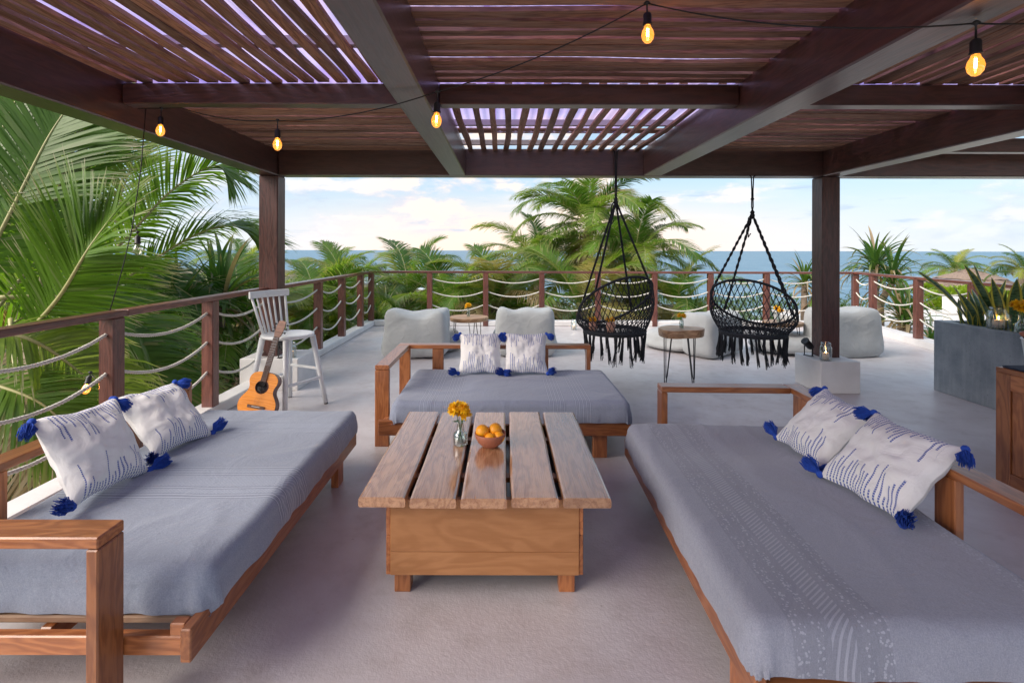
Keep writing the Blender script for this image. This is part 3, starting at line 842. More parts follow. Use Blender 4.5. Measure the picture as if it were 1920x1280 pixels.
cushion('right one of two cushions on the middle daybed', (.19, 4.22, sz), R(-90), 32, 0.365, 4, 0)
cushion('rumpled far cushion on the right daybed', (1.505, 2.55, sz), R(183), 43, 0.385, 5, 4)
cushion('near cushion on the right daybed leaning in front of another', (1.49, 2.09, sz + .005), R(192), 45, 0.395, 6, 3)

# ------------------------------------------------------------------ plank table
tb = thing('plank_table', 'low table of five thick planks on a wooden box base', 'table', (-.075, 2.4, 0))
px = -.588; wsum = 1.025; Yn, Yfar = 2.025, 3.10
def plank(x0, x1, seed):
    b = MB(); rg = random.Random(seed); o = rg.uniform(0, 20)
    nx, ny = 8, 20; L = Yfar - Yn; cxm = (x0 + x1) / 2; cy = (Yn + Yfar) / 2
    def edge(v, s): return 0.005 * noise.noise(Vector((v * 3 + o, s, 0)))
    def ringpt(v, k):
        prof = [(-1, .35), (-.97, .82), (-.88, 1), (.88, 1), (.97, .82), (1, .35), (1, -.7), (.96, -1), (-.96, -1), (-1, -.7)]
        x, z = prof[k]; hw = (x1 - x0) / 2
        return Vector(((v - .5) * L, -(x * hw + edge(v, x > 0)), z * 0.0205 + 0.0015 * noise.noise(Vector((v * 4, o, x)))))
    K = 10
    vs = [ringpt(min(max(j / ny, 0), 1), k) for j in range(ny + 1) for k in range(K)]
    fs = [(j * K + k, j * K + (k + 1) % K, (j + 1) * K + (k + 1) % K, (j + 1) * K + k) for j in range(ny) for k in range(K)]
    fs += [tuple(range(K))[::-1], tuple(ny * K + k for k in range(K))]
    b.add(vs, fs, smooth=False)
    Mx = Matrix.Translation((cxm, cy + rg.uniform(-.006, .006), 0.4295)) @ Matrix.Rotation(R(90), 4, 'Z')
    b.obj('plank', M['table'], tb, Mx)
xs = [-.588, -.388, -.182, .022, .232, .437]
for i in range(5): plank(xs[i] + (.009 if i else 0), xs[i + 1] - (.009 if i < 4 else 0), 40 + i)
bxx0, bxx1, by0, by1 = -.492, .336, 2.10, 3.02
bx('front_board', (bxx0 + .018, by0, 0.187), (bxx1 - .018, by0 + .026, 0.407), M['tbox'], tb, .002)
bx('front_board', (bxx0 + .018, by0 + .001, 0.088), (bxx1 - .018, by0 + .026, 0.1855), M['tbox'], tb, .002)
for xx in (bxx0, bxx1 - .018):
    bx('side_board', (xx, by0 + .004, 0.255), (xx + .0175, by1, 0.4065), M['teak'], tb, .002)
    bx('side_board', (xx, by0 + .004, 0.089), (xx + .0175, by1, 0.2535), M['teak'], tb, .002)
bx('back_board', (bxx0 + .018, by1 - .026, 0.088), (bxx1 - .018, by1, 0.407), M['tbox'], tb, .002)
for xx in (bxx0 + .03, bxx1 - .10):
    for yy in (by0 + .002, by1 - .10): bx('leg', (xx, yy + .0255, 0.0), (xx + .068, yy + .09, 0.20), M['teak'], tb, .003, 2)
bx('gap_shade_board', (bxx0 + .02, by0 + .03, .32), (bxx1 - .02, by1 - .03, .335), M['beam'], tb, .002)  # dark board added below the planks; its colour stands for shade in the gaps
for yy in (2.30, 2.75): bx('cross_batten', (bxx0 - .02, yy, 0.385), (bxx1 + .02, yy + .05, 0.4078), M['tbox'], tb, .002)

# bowl and oranges
TZ = 0.4515
bc = Vector((-.068, 2.56, TZ))
b = MB()
b.lathe([(0.001, 0.001), (0.036, 0.0), (0.042, 0.004), (0.062, 0.022), (0.075, 0.045), (0.080, 0.068), (0.078, 0.0705), (0.074, 0.067), (0.069, 0.046), (0.056, 0.025), (0.035, 0.011), (0.001, 0.009)], n=40)
bowl = b.obj('bowl', M['terracotta'], None, Matrix.Translation(bc))
tag(bowl, 'round terracotta bowl holding oranges on the plank table', 'bowl')
def orange_mesh():
    b = MB(); N = 14; pr = []
    for i in range(N + 1):
        a = PI * i / N; r = math.sin(a); z = -math.cos(a)
        z *= 0.96; 
        if i == N: z = 0.93
        pr.append((max(r * 0.0325, 1e-6), z * 0.0325))
    b.lathe(pr, n=22)
    me = b.mesh('orange'); me.materials.append(M['orange']); return me
om = orange_mesh(); first = None
for dx, dy, dz, sc, lb in ((-.040, -.004, .076, 1.06, 'upper left orange piled in the terracotta bowl'), (.026, .012, .079, 1.05, 'upper right orange piled in the terracotta bowl'),
                           (.002, -.034, .047, .98, 'front orange sunk in the bowl between the upper two'), (.044, -.018, .052, .92, 'paler orange at the right rim of the bowl'), (-.005, .04, .046, 1.0, 'orange at the back of the bowl under the others')):
    o = bpy.data.objects.new('orange', om)
    put(o, None, Matrix.Translation(bc + Vector((dx, dy, dz))) @ Euler((rs.uniform(-1, 1), rs.uniform(-1, 1), rs.uniform(0, 6))).to_matrix().to_4x4() @ Matrix.Scale(sc, 4))
    tag(o, lb, 'orange', 'oranges in the bowl')

# flowers and vases
def flower_head_mesh(seed, r=0.028, n=90):
    b = MB(); rg = random.Random(seed)
    for i in range(n):
        ph = rg.uniform(0, 2 * PI); el = math.asin(rg.uniform(-0.25, 1.0))
        d = Vector((math.cos(ph) * math.cos(el), math.sin(ph) * math.cos(el), math.sin(el)))
        s = d.cross(Vector((0, 0, 1))); s = s.normalized() if s.length > .1 else Vector((1, 0, 0))
        L = r * rg.uniform(.8, 1.1); wd = r * 0.13; up = s.cross(d)
        p0 = d * r * .15; p1 = d * L * .65 + up * r * .07; p2 = d * L + up * r * rg.uniform(-.1, .16)
        b.add([p0 - s * wd * .6, p0 + s * wd * .6, p1 + s * wd, p1 - s * wd, p2 + s * wd * .5, p2 - s * wd * .5], [(0, 1, 2, 3), (3, 2, 4, 5)])
    b.lathe([(0.0001, -r * .35), (r * .3, -r * .25), (r * .42, 0.0), (r * .3, r * .3), (0.0001, r * .42)], n=8)
    me = b.mesh('flower_head'); me.materials.append(M['petal']); return me
FH = [flower_head_mesh(i) for i in range(3)]
def vase(label, loc, kind, flowers, scale=1.0, stemlen=0.17, spread=0.045):
    root = thing('flower_vase', label, 'vase', (0, 0, 0), 0, 'yellow flowers in glass vases')
    b = MB()
    if kind == 'bottle':
        pr = [(0.001, 0.001), (0.031, 0.0), (0.034, 0.006), (0.034, 0.046), (0.029, 0.056), (0.019, 0.062), (0.017, 0.07), (0.017, 0.098), (0.021, 0.104),
              (0.0185, 0.1035), (0.0145, 0.098), (0.0145, 0.07), (0.028, 0.052), (0.0315, 0.044), (0.0315, 0.010), (0.001, 0.008)]
        wr, wt = .0305, .045
    else:
        pr = [(0.001, 0.001), (0.024, 0.0), (0.026, 0.004), (0.026, 0.07), (0.022, 0.082), (0.022, 0.1), (0.0195, 0.1), (0.0195, 0.081), (0.0235, 0.069), (0.0235, 0.008), (0.001, 0.007)]
        wr, wt = .0225, .05
    b.lathe(pr, n=28); b.obj('glass_vase', M['glass'], root)
    b = MB(); b.lathe([(0.001, 0.011), (wr, 0.012), (wr, wt), (0.001, wt)], n=24); b.obj('water', M['water'], root)
    rg = random.Random(label)
    for i in range(flowers):
        a = 2 * PI * i / flowers + rg.uniform(-.3, .3); s = spread * rg.uniform(.55, 1.0) * (0.25 if flowers > 5 and i < 2 else 1)
        top = Vector((math.cos(a) * s, math.sin(a) * s, stemlen + rg.uniform(-.022, .022)))
        neck = Vector((math.cos(a) * .010, math.sin(a) * .010, .10)); bot = Vector((-math.cos(a) * .012, -math.sin(a) * .012, .012))
        b = MB(); b.tube([bot, bot.lerp(neck, .5), neck, neck.lerp(top, .5) + Vector((0, 0, .004)), top], 0.0014, 5)
        st_ = b.obj('stem', M['stem'], root)
        d = (top - neck).normalized() + Vector((0, -.25, 0.35)); d.normalize()
        put(bpy.data.objects.new('flower_head', FH[i % 3]), root, Matrix.Translation(top) @ d.to_track_quat('Z', 'Y').to_matrix().to_4x4() @ Matrix.Scale(1.2, 4))
    b = MB()
    for i in range(5):
        a = rg.uniform(0, 6.28); p = Vector((math.cos(a) * .012, math.sin(a) * .012, stemlen * .72)); q = p + Vector((math.cos(a) * .03, math.sin(a) * .03, rg.uniform(-.01, .02)))
        s = Vector((-math.sin(a), math.cos(a), 0)) * .007
        b.add([p, p.lerp(q, .5) + s, q, p.lerp(q, .5) - s], [(0, 1, 2, 3)])
    b.obj('leaves', M['stem'], root)
    root.location = loc; root.scale = (scale,) * 3
    return root
vase('square shouldered glass vase of yellow chrysanthemums on the plank table', (-.222, 2.58, TZ), 'bottle', 9, 1.12, .155, .036)

# ------------------------------------------------------------------ hairpin tables
def hairpin_table(label, c, rx, ry, h, th, outline, n_legs=3, rot=0.3):
    root = thing('hairpin_table', label, 'side table', (c[0], c[1], 0), 0, 'wood slab tables on hairpin legs')
    b = MB(); n = 48; o = noise
    pts = [outline(2 * PI * k / n) for k in range(n)]
    rings = [(-th, .97), (-th * .5, 1.0), (-.004, 1.0), (0, .985)]
    vs = [(x * rx * s, y * ry * s, z + h) for z, s in rings for x, y in pts]
    fs = [(j * n + k, j * n + (k + 1) % n, (j + 1) * n + (k + 1) % n, (j + 1) * n + k) for j in range(3) for k in range(n)]
    fs += [tuple(range(n))[::-1], tuple(3 * n + k for k in range(n))]
    b.add(vs, fs, smooth=False)
    b.obj('table_top', M['slab'], root, Matrix.Translation((c[0], c[1], 0)))
    for k in range(n_legs):
        a = rot + 2 * PI * k / n_legs; ox, oy = outline(a)
        d = Vector((math.cos(a), math.sin(a), 0)); s = Vector((-d.y, d.x, 0))
        base = Vector((c[0] + ox * rx * .72, c[1] + oy * ry * .72, 0)); z = h - th
        b = MB()
        b.tube([base - s * .05 + Vector((0, 0, z)), base + d * .035 - s * .012 + Vector((0, 0, .03)), base + d * .038 - s * .006 + Vector((0, 0, .008)), base + d * .038 + s * .006 + Vector((0, 0, .008)), base + d * .035 + s * .012 + Vector((0, 0, .03)), base + s * .05 + Vector((0, 0, z))], .0055, 6)
        b.box((base.x - .045, base.y - .03, z - .004), (base.x + .045, base.y + .03, z - .0005))
        b.obj('leg', M['black'], root)
    return root
rnd_o = lambda a: (math.cos(a) * (1 + .03 * math.sin(3 * a + 1)), math.sin(a) * (1 + .03 * math.sin(3 * a + 1)))
def liv(a):
    r = 1 + .10 * math.sin(2 * a + .8) + .09 * math.sin(3 * a + 2.1) + .05 * math.sin(5 * a)
    return (math.cos(a) * r, math.sin(a) * r)
hairpin_table('round wood table with hairpin legs between two beanbags', (-.52, 7.35), .285, .27, .475, .055, rnd_o, 3, R(200))
hairpin_table('tall live edge slab table between the hanging chairs', (1.94, 5.52), .235, .21, .597, .085, liv, 4, R(30))
hairpin_table('thin edged wood table behind the right hanging chair', (3.98, 7.15), .27, .24, .44, .05, rnd_o, 3, R(-10))
vase('small vase of yellow flowers on the round table between the beanbags', (-.52, 7.35, .4755), 'jar', 6, .95, .17, .042)
vase('small vase of yellow flowers on the live edge slab table', (1.95, 5.50, .5975), 'jar', 5, .95, .15, .036)
vase('small vase of yellow flowers seen through the right hanging chair', (3.90, 7.12, .4405), 'jar', 6, 1.1, .16, .045)

# ------------------------------------------------------------------ beanbags
def softbox(b, c, d, p=3.2, n=22, seed=0, amp=.02, taper=0.0, lean=(0, 0), sag=0.0, dents=(), ears=0.0):
    of = Vector((seed * 5.1, seed * 2.3, seed))
    bm = bmesh.new(); bmesh.ops.create_cube(bm, size=2); bmesh.ops.subdivide_edges(bm, edges=bm.edges[:], cuts=n, use_grid_fill=True)
    for v in bm.verts:
        q = v.co.copy(); k = (abs(q.x) ** p + abs(q.y) ** p + abs(q.z) ** p) ** (1 / p)
        # superellipsoid with crisp seams
        m_ = max(abs(q.x), abs(q.y), abs(q.z)); q = q / k if k else q
        tz = (q.z + 1) / 2
        w_ = Vector((q.x * d[0] / 2 * (1 - taper * tz), q.y * d[1] / 2 * (1 - taper * tz), q.z * d[2] / 2))
        if q.z < 0: w_.z *= (1 - .0); w_.x *= 1 + .05 * (-q.z); w_.y *= 1 + .05 * (-q.z)
        dn = Vector((q.x, q.y, q.z)).normalized()
        a = noise.noise(w_ * 2.2 + of) * amp + noise.noise(w_ * 6 + of) * amp * .12
        rd = 1 - abs(noise.noise(Vector((w_.x * 2.5, w_.y * 2.5, w_.z * 5)) + of) * 2); a += max(0, rd - .86) * amp * 1.6 * tz
        w_ += dn * a
        for (dc, dr, dd) in dents:
            L = (w_ - Vector(dc)).length
            if L < dr: w_.z -= dd * (1 - (L / dr) ** 2) ** 2
        w_.x += lean[0] * tz; w_.y += lean[1] * tz
        if ears and tz > .55: w_.z += ears * ((tz - .55) / .45) ** 2 * (abs(q.x) ** 3 * 1.6 - .6 + .5 * noise.noise(Vector((w_.x * 5, w_.y * 2, 0)) + of))
        w_ += Vector(c); w_.z = max(w_.z, 0.002)
        v.co = w_
    bm.verts.index_update()
    b.add([v.co[:] for v in bm.verts], [[v.index for v in f.verts] for f in bm.faces]); bm.free()
def beanbag(label, loc, rz, bw, bd, bh, seed, amp=.02, seat=True, dents=(), sw=None, sl=.75, sh=.30):
    """back towards -y, seat cushion ahead of it at +y"""
    root = thing('beanbag', label, 'beanbag', (0, 0, 0), 0, 'pale canvas beanbag loungers facing the sea')
    b = MB(); softbox(b, (0, bd / 2, bh / 2), (bw, bd, bh), 5.5, 26, seed, amp, 0.04, (0, .05), dents=dents, ears=.055); b.obj('backrest', M['canvas'], root)
    if seat:
        b = MB(); softbox(b, (.03, bd * .8 + sl / 2, sh / 2), (sw or bw * 1.08, sl, sh), 4.0, 20, seed + 3, amp, 0.1); b.obj('seat', M['canvas'], root)
    # piping seam round the back
    root.location = loc; root.rotation_euler = (0, 0, rz)
    return root
beanbag('left beanbag with a crumpled back behind the middle daybed', (-1.20, 6.60, 0), R(-3), .88, .50, .66, 1, .042, dents=(((.05, -.2, .33), .3, .05),))
beanbag('smooth backed beanbag right of the round table', (.30, 6.75, 0), R(2), .84, .46, .655, 2, .024, sw=.98)
beanbag('beanbag lounger behind the right hanging chair, seat to the left', (3.12, 6.85, 0), R(38), .95, .50, .60, 3, .035, sl=.85)
beanbag('plump beanbag beside the right column', (4.78, 6.75, 0), R(10), .95, .50, .66, 4, .035, seat=False)
b = MB(); root = thing('beanbag', 'flat slumped beanbag left of the right column', 'beanbag', (4.35, 7.2, 0), 0, 'pale canvas beanbag loungers facing the sea')
softbox(b, (4.25, 7.25, .13), (1.3, .95, .27), 3.0, 20, 9, .03, 0.1); b.obj('seat', M['canvas'], root)

# ------------------------------------------------------------------ hanging chairs
def hanging_chair(label, c, front, Rt, tilt, zc, rs_, zs, knot_z, beam_z, twist, seed):
    root = thing('hanging_chair', label, 'hanging chair', (c[0], c[1], zs), 0, 'black macrame hanging chairs')
    f = Vector((front[0], front[1], 0)).normalized(); s = Vector((f.y, -f.x, 0)); T = R(tilt)
    ct = Vector((c[0], c[1], zc)); cs = Vector((c[0], c[1], zs)) + f * .02
    def top(a): return ct + s * math.cos(a) * Rt + (-f * math.cos(T) + Vector((0, 0, 1)) * math.sin(T)) * math.sin(a) * Rt
    def seat(a): return cs + s * math.cos(a) * rs_ - f * math.sin(a) * rs_
    def side(a, v):
        p = seat(a).lerp(top(a), v); o = (seat(a) - cs).normalized()
        return p + o * .05 * math.sin(PI * v)
    b = MB(); b.tube([top(2 * PI * k / 64) for k in range(65)], .013, 8); b.obj('back_ring', M['cord'], root)
    b = MB(); b.tube([seat(2 * PI * k / 56) for k in range(57)], .015, 8); b.tube([seat(2 * PI * k / 56) + Vector((0, 0, -.022)) for k in range(57)], .008, 6); b.obj('seat_ring', M['cord'], root)
    b = MB(); N = 44; D = 0.60
    for k in range(N):
        for sg in (-1, 1):
            a0 = 2 * PI * k / N; pts = []
            for j in range(13):
                v = j / 12; a = a0 + sg * D * v
                pts.append(side(a, v))
            b.tube(pts, .0044, 4, caps=False)
    b.obj('back_net', M['cord'], root)
    b = MB(); n = 15
    for k in range(-n, n + 1):
        for sg in (-1, 1):
            off = k / n * rs_ * 1.35
            d = (f + s * sg * .6).normalized(); q = Vector((-d.y, d.x, 0))
            if abs(off) >= rs_: continue
            h = math.sqrt(rs_ ** 2 - off ** 2)
            b.tube([cs + q * off + d * h * u + Vector((0, 0, -.05 * (1 - (u * h) ** 2 / rs_ ** 2 - off ** 2 / rs_ ** 2))) for u in (-1, -.5, 0, .5, 1)], .004, 4, caps=False)
    b.obj('seat_net', M['cord'], root)
    rg = random.Random(seed); NF = 26
    for k in range(NF):
        a = 2 * PI * k / NF + rg.uniform(-.05, .05); p = seat(a) + Vector((0, 0, -.01)); b = MB(); L = rg.uniform(.24, .30)
        sw_ = Vector((rg.uniform(-.03, .03), rg.uniform(-.02, .02), 0))
        b.lathe([(.0085, -.045), (.012, -.03), (.012, -.012), (.008, 0)], p, 7)
        for i in range(26):
            aa = rg.uniform(0, 6.28); r_ = rg.uniform(.002, .010); l = L * rg.uniform(.72, 1.08)
            p1 = p + Vector((math.cos(aa) * r_, math.sin(aa) * r_, -.04))
            p2 = p + sw_ * .6 + Vector((math.cos(aa) * r_ * 1.3, math.sin(aa) * r_ * 1.3, -l * .65)); p3 = p + sw_ * 1.2 + Vector((math.cos(aa) * r_ * 2.0 + rg.uniform(-.006, .006), math.sin(aa) * r_ * 2.0, -l))
            b.tube([p1, p2, p3], .0028, 3, caps=False)
        b.obj('tassel', M['cord'], root)
    kn = Vector((c[0], c[1], knot_z))
    for a in (R(28), R(-32), R(152), R(212)):
        e = top(a); d = e - kn; b = MB(); Ln = d.length
        if twist:
            nseg = 70; sd_ = d.cross(Vector((0, 1, .1))).normalized(); s2 = d.normalized().cross(sd_)
            for st in range(2):
                b.tube([kn + d * (i / nseg) + (sd_ * math.cos(i * .62 + st * PI) + s2 * math.sin(i * .62 + st * PI)) * .0075 for i in range(nseg + 1)], .0075, 5)
            for i in range(4, 26): 
                b.lathe([(.004, -.008), (.0125, 0), (.004, .008)], kn + d * (i / 27), 6)
        else:
            sd_ = d.cross(Vector((0, 1, .1))).normalized()
            for st in (-1, 1): b.tube([kn + d * u + sd_ * st * .0055 for u in (0, .33, .66, 1)], .0055, 6)
        b.obj('suspension_rope', M['cord'], root)
    b = MB()
    b.lathe([(.004, -.05), (.02, -.035), (.026, -.01), (.018, .008), (.024, .022), (.01, .045)], kn, 10)
    b.tube([kn + Vector((-.01, 0, 0)), kn + Vector((-.045, -.01, -.04)), kn + Vector((-.055, -.01, -.16)), kn + Vector((-.04, 0, -.24)), kn + Vector((-.018, .0, -.20))], .007, 6)
    b.obj('knot', M['cord'], root)
    b = MB(); zt = beam_z
    for st in (-1, 1):
        b.tube([kn + Vector((0, 0, .03)), kn + Vector((st * .008, 0, .08)), kn + Vector((st * .006, 0, (zt - knot_z) * .6)), Vector((c[0] + st * .012, c[1], zt - .02)), Vector((c[0] + st * .03, c[1], zt))], .007, 6)
    b.lathe([(.012, -.014), (.02, 0), (.012, .014)], kn + Vector((0, 0, .16)), 8)
    b.obj('hanging_loop', M['cord'], root)
    return root
hanging_chair('left black macrame hanging chair in front of the palm', (1.17, 5.25), (-.43, .9), .41, 40, .925, .315, .615, 1.965, 2.50, False, 1)
hanging_chair('right black macrame hanging chair with thick twisted ropes', (2.60, 5.25), (.69, .72), .41, 38, .905, .32, .60, 1.83, 2.24, True, 2)
for i, (x, y, z, lb) in enumerate(((.93, 5.25, .60, 'pale clay pot of yellow flowers at the left in the left hanging chair'), (1.115, 5.22, .60, 'pale clay pot of yellow flowers in the middle of the left hanging chair'))):
    root = thing('flower_pot', lb, 'flower pot', (x, y, z), 0, 'small flower pots in the left hanging chair')
    b = MB(); b.lathe([(.001, 0), (.035, 0), (.048, .05), (.045, .10), (.040, .10), (.040, .06), (.001, .05)], n=18); b.obj('pot', M['pinkpot'], root, Matrix.Translation((x, y, z)))
    for k in range(7):
        a = k * .9; r_ = .028 if k else 0
        put(bpy.data.objects.new('flower_head', FH[k % 3]), root, Matrix.Translation((x + r_ * math.cos(a) * 1.2, y + r_ * math.sin(a), z + .118 + .012 * (k % 2))))

# ------------------------------------------------------------------ white stool
def leg_between(name, a, b_, r0, r1, m_, par, n=12, sq=False):
    b = MB(); a = Vector(a); c = Vector(b_); b.tube([a, a.lerp(c, .5), c], [r0, (r0 + r1) / 2, r1], n, smooth=n > 6); return b.obj(name, m_, par)
cs = Vector((-1.99, 4.62, 0)); fr = Vector((.90, -.43, 0)).normalized(); sdv = Vector((-fr.y, fr.x, 0))
stl = thing('bar_chair', 'white spindle back bar chair by the left railing', 'chair', cs)
b = MB()
b.lathe([(.001, .645), (.19, .645), (.225, .655), (.232, .668), (.228, .678), (.20, .682), (.15, .676), (.001, .672)], cs, 40); b.obj('seat', M['white'], stl)
LEG = {}
for i, (f_, s_) in enumerate(((1, 1), (1, -1), (-1, 1), (-1, -1))):
    tp = cs + fr * f_ * .15 + sdv * s_ * .15 + Vector((0, 0, .65)); bt = cs + fr * f_ * .235 + sdv * s_ * .235 + Vector((0, 0, .012))
    LEG[(f_, s_)] = (tp, bt); o = leg_between('leg', tp, bt, .027, .021, M['white'], stl, 10)
    b = MB(); b.lathe([(.018, 0), (.02, .012)], (bt.x, bt.y, 0), 10); b.obj('foot_cap', M['blackplastic'], o)
for (ka, kb, h) in (((1, 1), (1, -1), .25), ((1, 1), (-1, 1), .33), ((1, -1), (-1, -1), .33), ((-1, 1), (-1, -1), .25)):
    q = lambda k: LEG[k][1].lerp(LEG[k][0], h / .65)
    leg_between('stretcher', q(ka), q(kb), .014, .014, M['white'], stl, 6)
rc = cs - fr * .27 + Vector((0, 0, 1.035))
for i in range(7):
    k = (i - 3) / 3
    leg_between('spindle', cs - fr * (.185 - .03 * k * k) + sdv * k * .135 + Vector((0, 0, .67)), rc + sdv * k * .185 - fr * (-.02 * k * k) + Vector((0, 0, -.02)), .011 if abs(k) < 1 else .014, .008 if abs(k) < 1 else .012, M['white'], stl, 8)
b = MB()
def rail(u, v):
    a = (u - .5) * 2; c = v * 2 * PI
    p = rc + sdv * a * .215 + fr * .03 * a * a
    return p + fr * .012 * math.cos(c) + Vector((0, 0, 1)) * .032 * max(-1, min(1, 1.3 * math.sin(c)))
b.grid(10, 16, rail)
b.add([rail(0, k / 16) for k in range(16)], [tuple(range(16))]); b.add([rail(1, k / 16) for k in range(16)], [tuple(range(16))[::-1]])
b.obj('backrest', M['white'], stl)

# ------------------------------------------------------------------ guitar
gt = thing('guitar', 'small acoustic guitar leaning on the white bar chair', 'guitar', (0, 0, 0))
# local: y up along the body, x across, z towards the viewer
half = [(0, 0.0), (.06, .002), (.115, .018), (.152, .055), (.165, .10), (.160, .145), (.135, .185), (.112, .215), (.105, .245), (.112, .275), (.124, .305), (.124, .335), (.108, .365), (.075, .385), (.03, .392), (0, .392)]
def smoothp(pts, it=2):
    for _ in range(it):
        q = []
        for i in range(len(pts) - 1):
            a, c = Vector(pts[i]), Vector(pts[i + 1]); q += [a.lerp(c, .25), a.lerp(c, .75)]
        pts = [pts[0]] + q + [pts[-1]]
    return [Vector(p) for p in pts]
hp = smoothp(half); outl = [Vector((p.x, p.y)) for p in hp] + [Vector((-p.x, p.y)) for p in hp[::-1][1:-1]]
n = len(outl); dz = .085
b = MB(); b.add([(p.x, p.y, z) for z in (-dz, -.002) for p in outl], [(k, (k + 1) % n, n + (k + 1) % n, n + k) for k in range(n)] + [tuple(range(n))[::-1]], smooth=False)
b.obj('body_side', M['guitar_dark'], gt)
b = MB(); b.add([(p.x * s, .2 + (p.y - .2) * s, z) for z, s in ((-.002, 1), (0, .99)) for p in outl], [(k, (k + 1) % n, n + (k + 1) % n, n + k) for k in range(n)] + [tuple(range(n, 2 * n))], smooth=False)
top_ = b.obj('soundboard', M['guitar_top'], gt)
b = MB(); b.lathe([(.001, .0012), (.043, .0012)], (0, .265, 0), 32); b.obj('sound_hole', M['blackplastic'], gt)
for r0, r1 in ((.050, .053), (.056, .0575)):
    b = MB(); b.lathe([(r0, .001), (r1, .001)], (0, .265, 0), 32); b.obj('rosette', M['guitar_dark'], gt)
bx('bridge', (-.075, .085, .0005), (.075, .11, .009), M['guitar_neck'], gt, .002)
bx('saddle', (-.035, .098, .0092), (.035, .101, .012), M['white'], gt, 0)
bx('fretboard', (-.024, .31, .002), (.024, .70, .010), M['guitar_neck'], gt, .001)
bx('neck', (-.021, .392, -.018), (.021, .70, .0018), M['guitar_neck'], gt, .004)
for i in range(14):
    y = .70 - .37 * (1 - 2 ** (-i / 9.0)) * 1.02 - .012
    bx('fret', (-.0235, y, .0101), (.0235, y + .0022, .0115), M['metal'], gt, 0)
b = MB(); hd = [(-.024, .70), (.024, .70), (.034, .735), (.036, .80), (.030, .845), (0, .852), (-.030, .845), (-.036, .80), (-.034, .735)]
K = len(hd); b.add([(x, y, z - (y - .7) * .22) for z in (-.014, .002) for x, y in hd], [(k, (k + 1) % K, K + (k + 1) % K, K + k) for k in range(K)] + [tuple(range(K))[::-1], tuple(range(K, 2 * K))], smooth=False)
b.obj('headstock', M['guitar_head'], gt)
for sgn in (-1, 1):
    for y in (.745, .78, .815):
        b = MB(); z = -.006 - (y - .7) * .22; b.tube([(sgn * .034, y, z), (sgn * .05, y, z)], .003, 6); b.tube([(sgn * .048, y, z), (sgn * .06, y, z)], .0075, 8); b.obj('tuning_peg', M['blackplastic'], gt)
for i in range(6):
    x = (i - 2.5) * .0075; b = MB(); b.tube([(x * 1.3, .10, .012), (x, .70, .0125), (x * 1.6, .76, -.006)], .0006, 3); b.obj('string', M['metal'], gt)
gz = Vector((-2.03, 4.13, .012))
yax = (at(527, 606, 4.36) - at(474, 786, 4.14)).normalized()
zax = Vector((.02, -1, .2)); zax = (zax - yax * zax.dot(yax)).normalized(); xax = yax.cross(zax)
Mg = Matrix((xax, yax, zax)).transposed().to_4x4() @ Matrix.Scale(.97, 4); Mg.translation = at(474, 786, 4.14)
l, q, s = Mg.decompose(); gt.location = l; gt.rotation_euler = q.to_euler(); gt.scale = s

# ------------------------------------------------------------------ planter, cabinet and what stands on them
pl = thing('planter', 'long grey concrete planter box at the right of the terrace', 'planter', (4.8, 4.2, 0))
x0, x1, y0, y1, zt = 4.50, 5.15, 2.6, 5.25, .73
bx('side_wall', (x0, y0, 0), (x0 + .09, y1, zt), M['concrete'], pl, .006)
bx('side_wall', (x1 - .09, y0, 0), (x1, y1, zt), M['concrete'], pl, .006)
bx('end_wall', (x0 + .0905, y1 - .09, 0), (x1 - .0905, y1, zt - .002), M['concrete'], pl, .006)
bx('end_wall', (x0 + .0905, y0, 0), (x1 - .0905, y0 + .09, zt - .002), M['concrete'], pl, .006)
bx('soil', (x0 + .091, y0 + .091, 0), (x1 - .091, y1 - .091, zt - .05), M['soil'], pl, .01)
def snake_leaf(L, wd, bend, twist, seed):
    b = MB(); rg = random.Random(seed); n = 14
    def fn(u, v):
        wv = wd * (math.sin(PI * (0.16 + .84 * (1 - v)) ) ** .7 if v < 1 else 0) * (1 - v ** 5)
        a = bend * v; tw = twist * v; x = (u - .5) * wv
        cx = L / max(bend, 1e-3) * (1 - math.cos(a)) if abs(bend) > 1e-3 else 0; cz = L / max(bend, 1e-3) * math.sin(a) if abs(bend) > 1e-3 else L * v
        return (x * math.cos(tw), cx + abs(u - .5) * wv * .35 + x * math.sin(tw), cz)
    b.grid(6, n, fn)
    b.grid(6, n, lambda u, v: tuple(Vector(fn(u, v)) + Vector((0, .005, 0))), flip=True)
    me = b.mesh('leaf'); me.materials.append(M['snake']); return me
SL = [snake_leaf(.60, .085, .35, .8, 1), snake_leaf(.46, .09, .2, .4, 2), snake_leaf(.68, .08, .7, 1.2, 3), snake_leaf(.38, .085, .5, .2, 4), snake_leaf(.54, .095, .8, .6, 5)]
rg = random.Random(12)
def snake_plant(label, x, y, n_, sp, hs=1.0, kinds=None):
    root = thing('snake_plant', label, 'plant', (x, y, zt - .06), 0, 'snake plants in the concrete planter')
    for i in range(n_):
        a = 2 * PI * i / n_ + rg.uniform(-.5, .5); Mx = Matrix.Translation((x + math.cos(a) * sp * .3, y + math.sin(a) * sp * .3, zt - .06)) @ Matrix.Rotation(a - PI / 2, 4, 'Z') @ Matrix.Rotation(R(-rg.uniform(0, 18)), 4, 'X') @ Matrix.Scale(hs * rg.uniform(.8, 1.1), 4)
        put(bpy.data.objects.new('leaf', SL[(kinds or range(5))[i % len(kinds or range(5))]]), root, Mx)
    return root
snake_plant('two leaved snake plant at the far left end of the planter', 4.74, 5.10, 2, .2, .72, (0, 1))
snake_plant('snake plant clump with yellow edged leaves behind the glass jar', 4.77, 4.94, 16, .34, 1.0)
snake_plant('tall leaning snake plant at the right edge of the picture', 4.80, 4.74, 16, .42, 1.12)
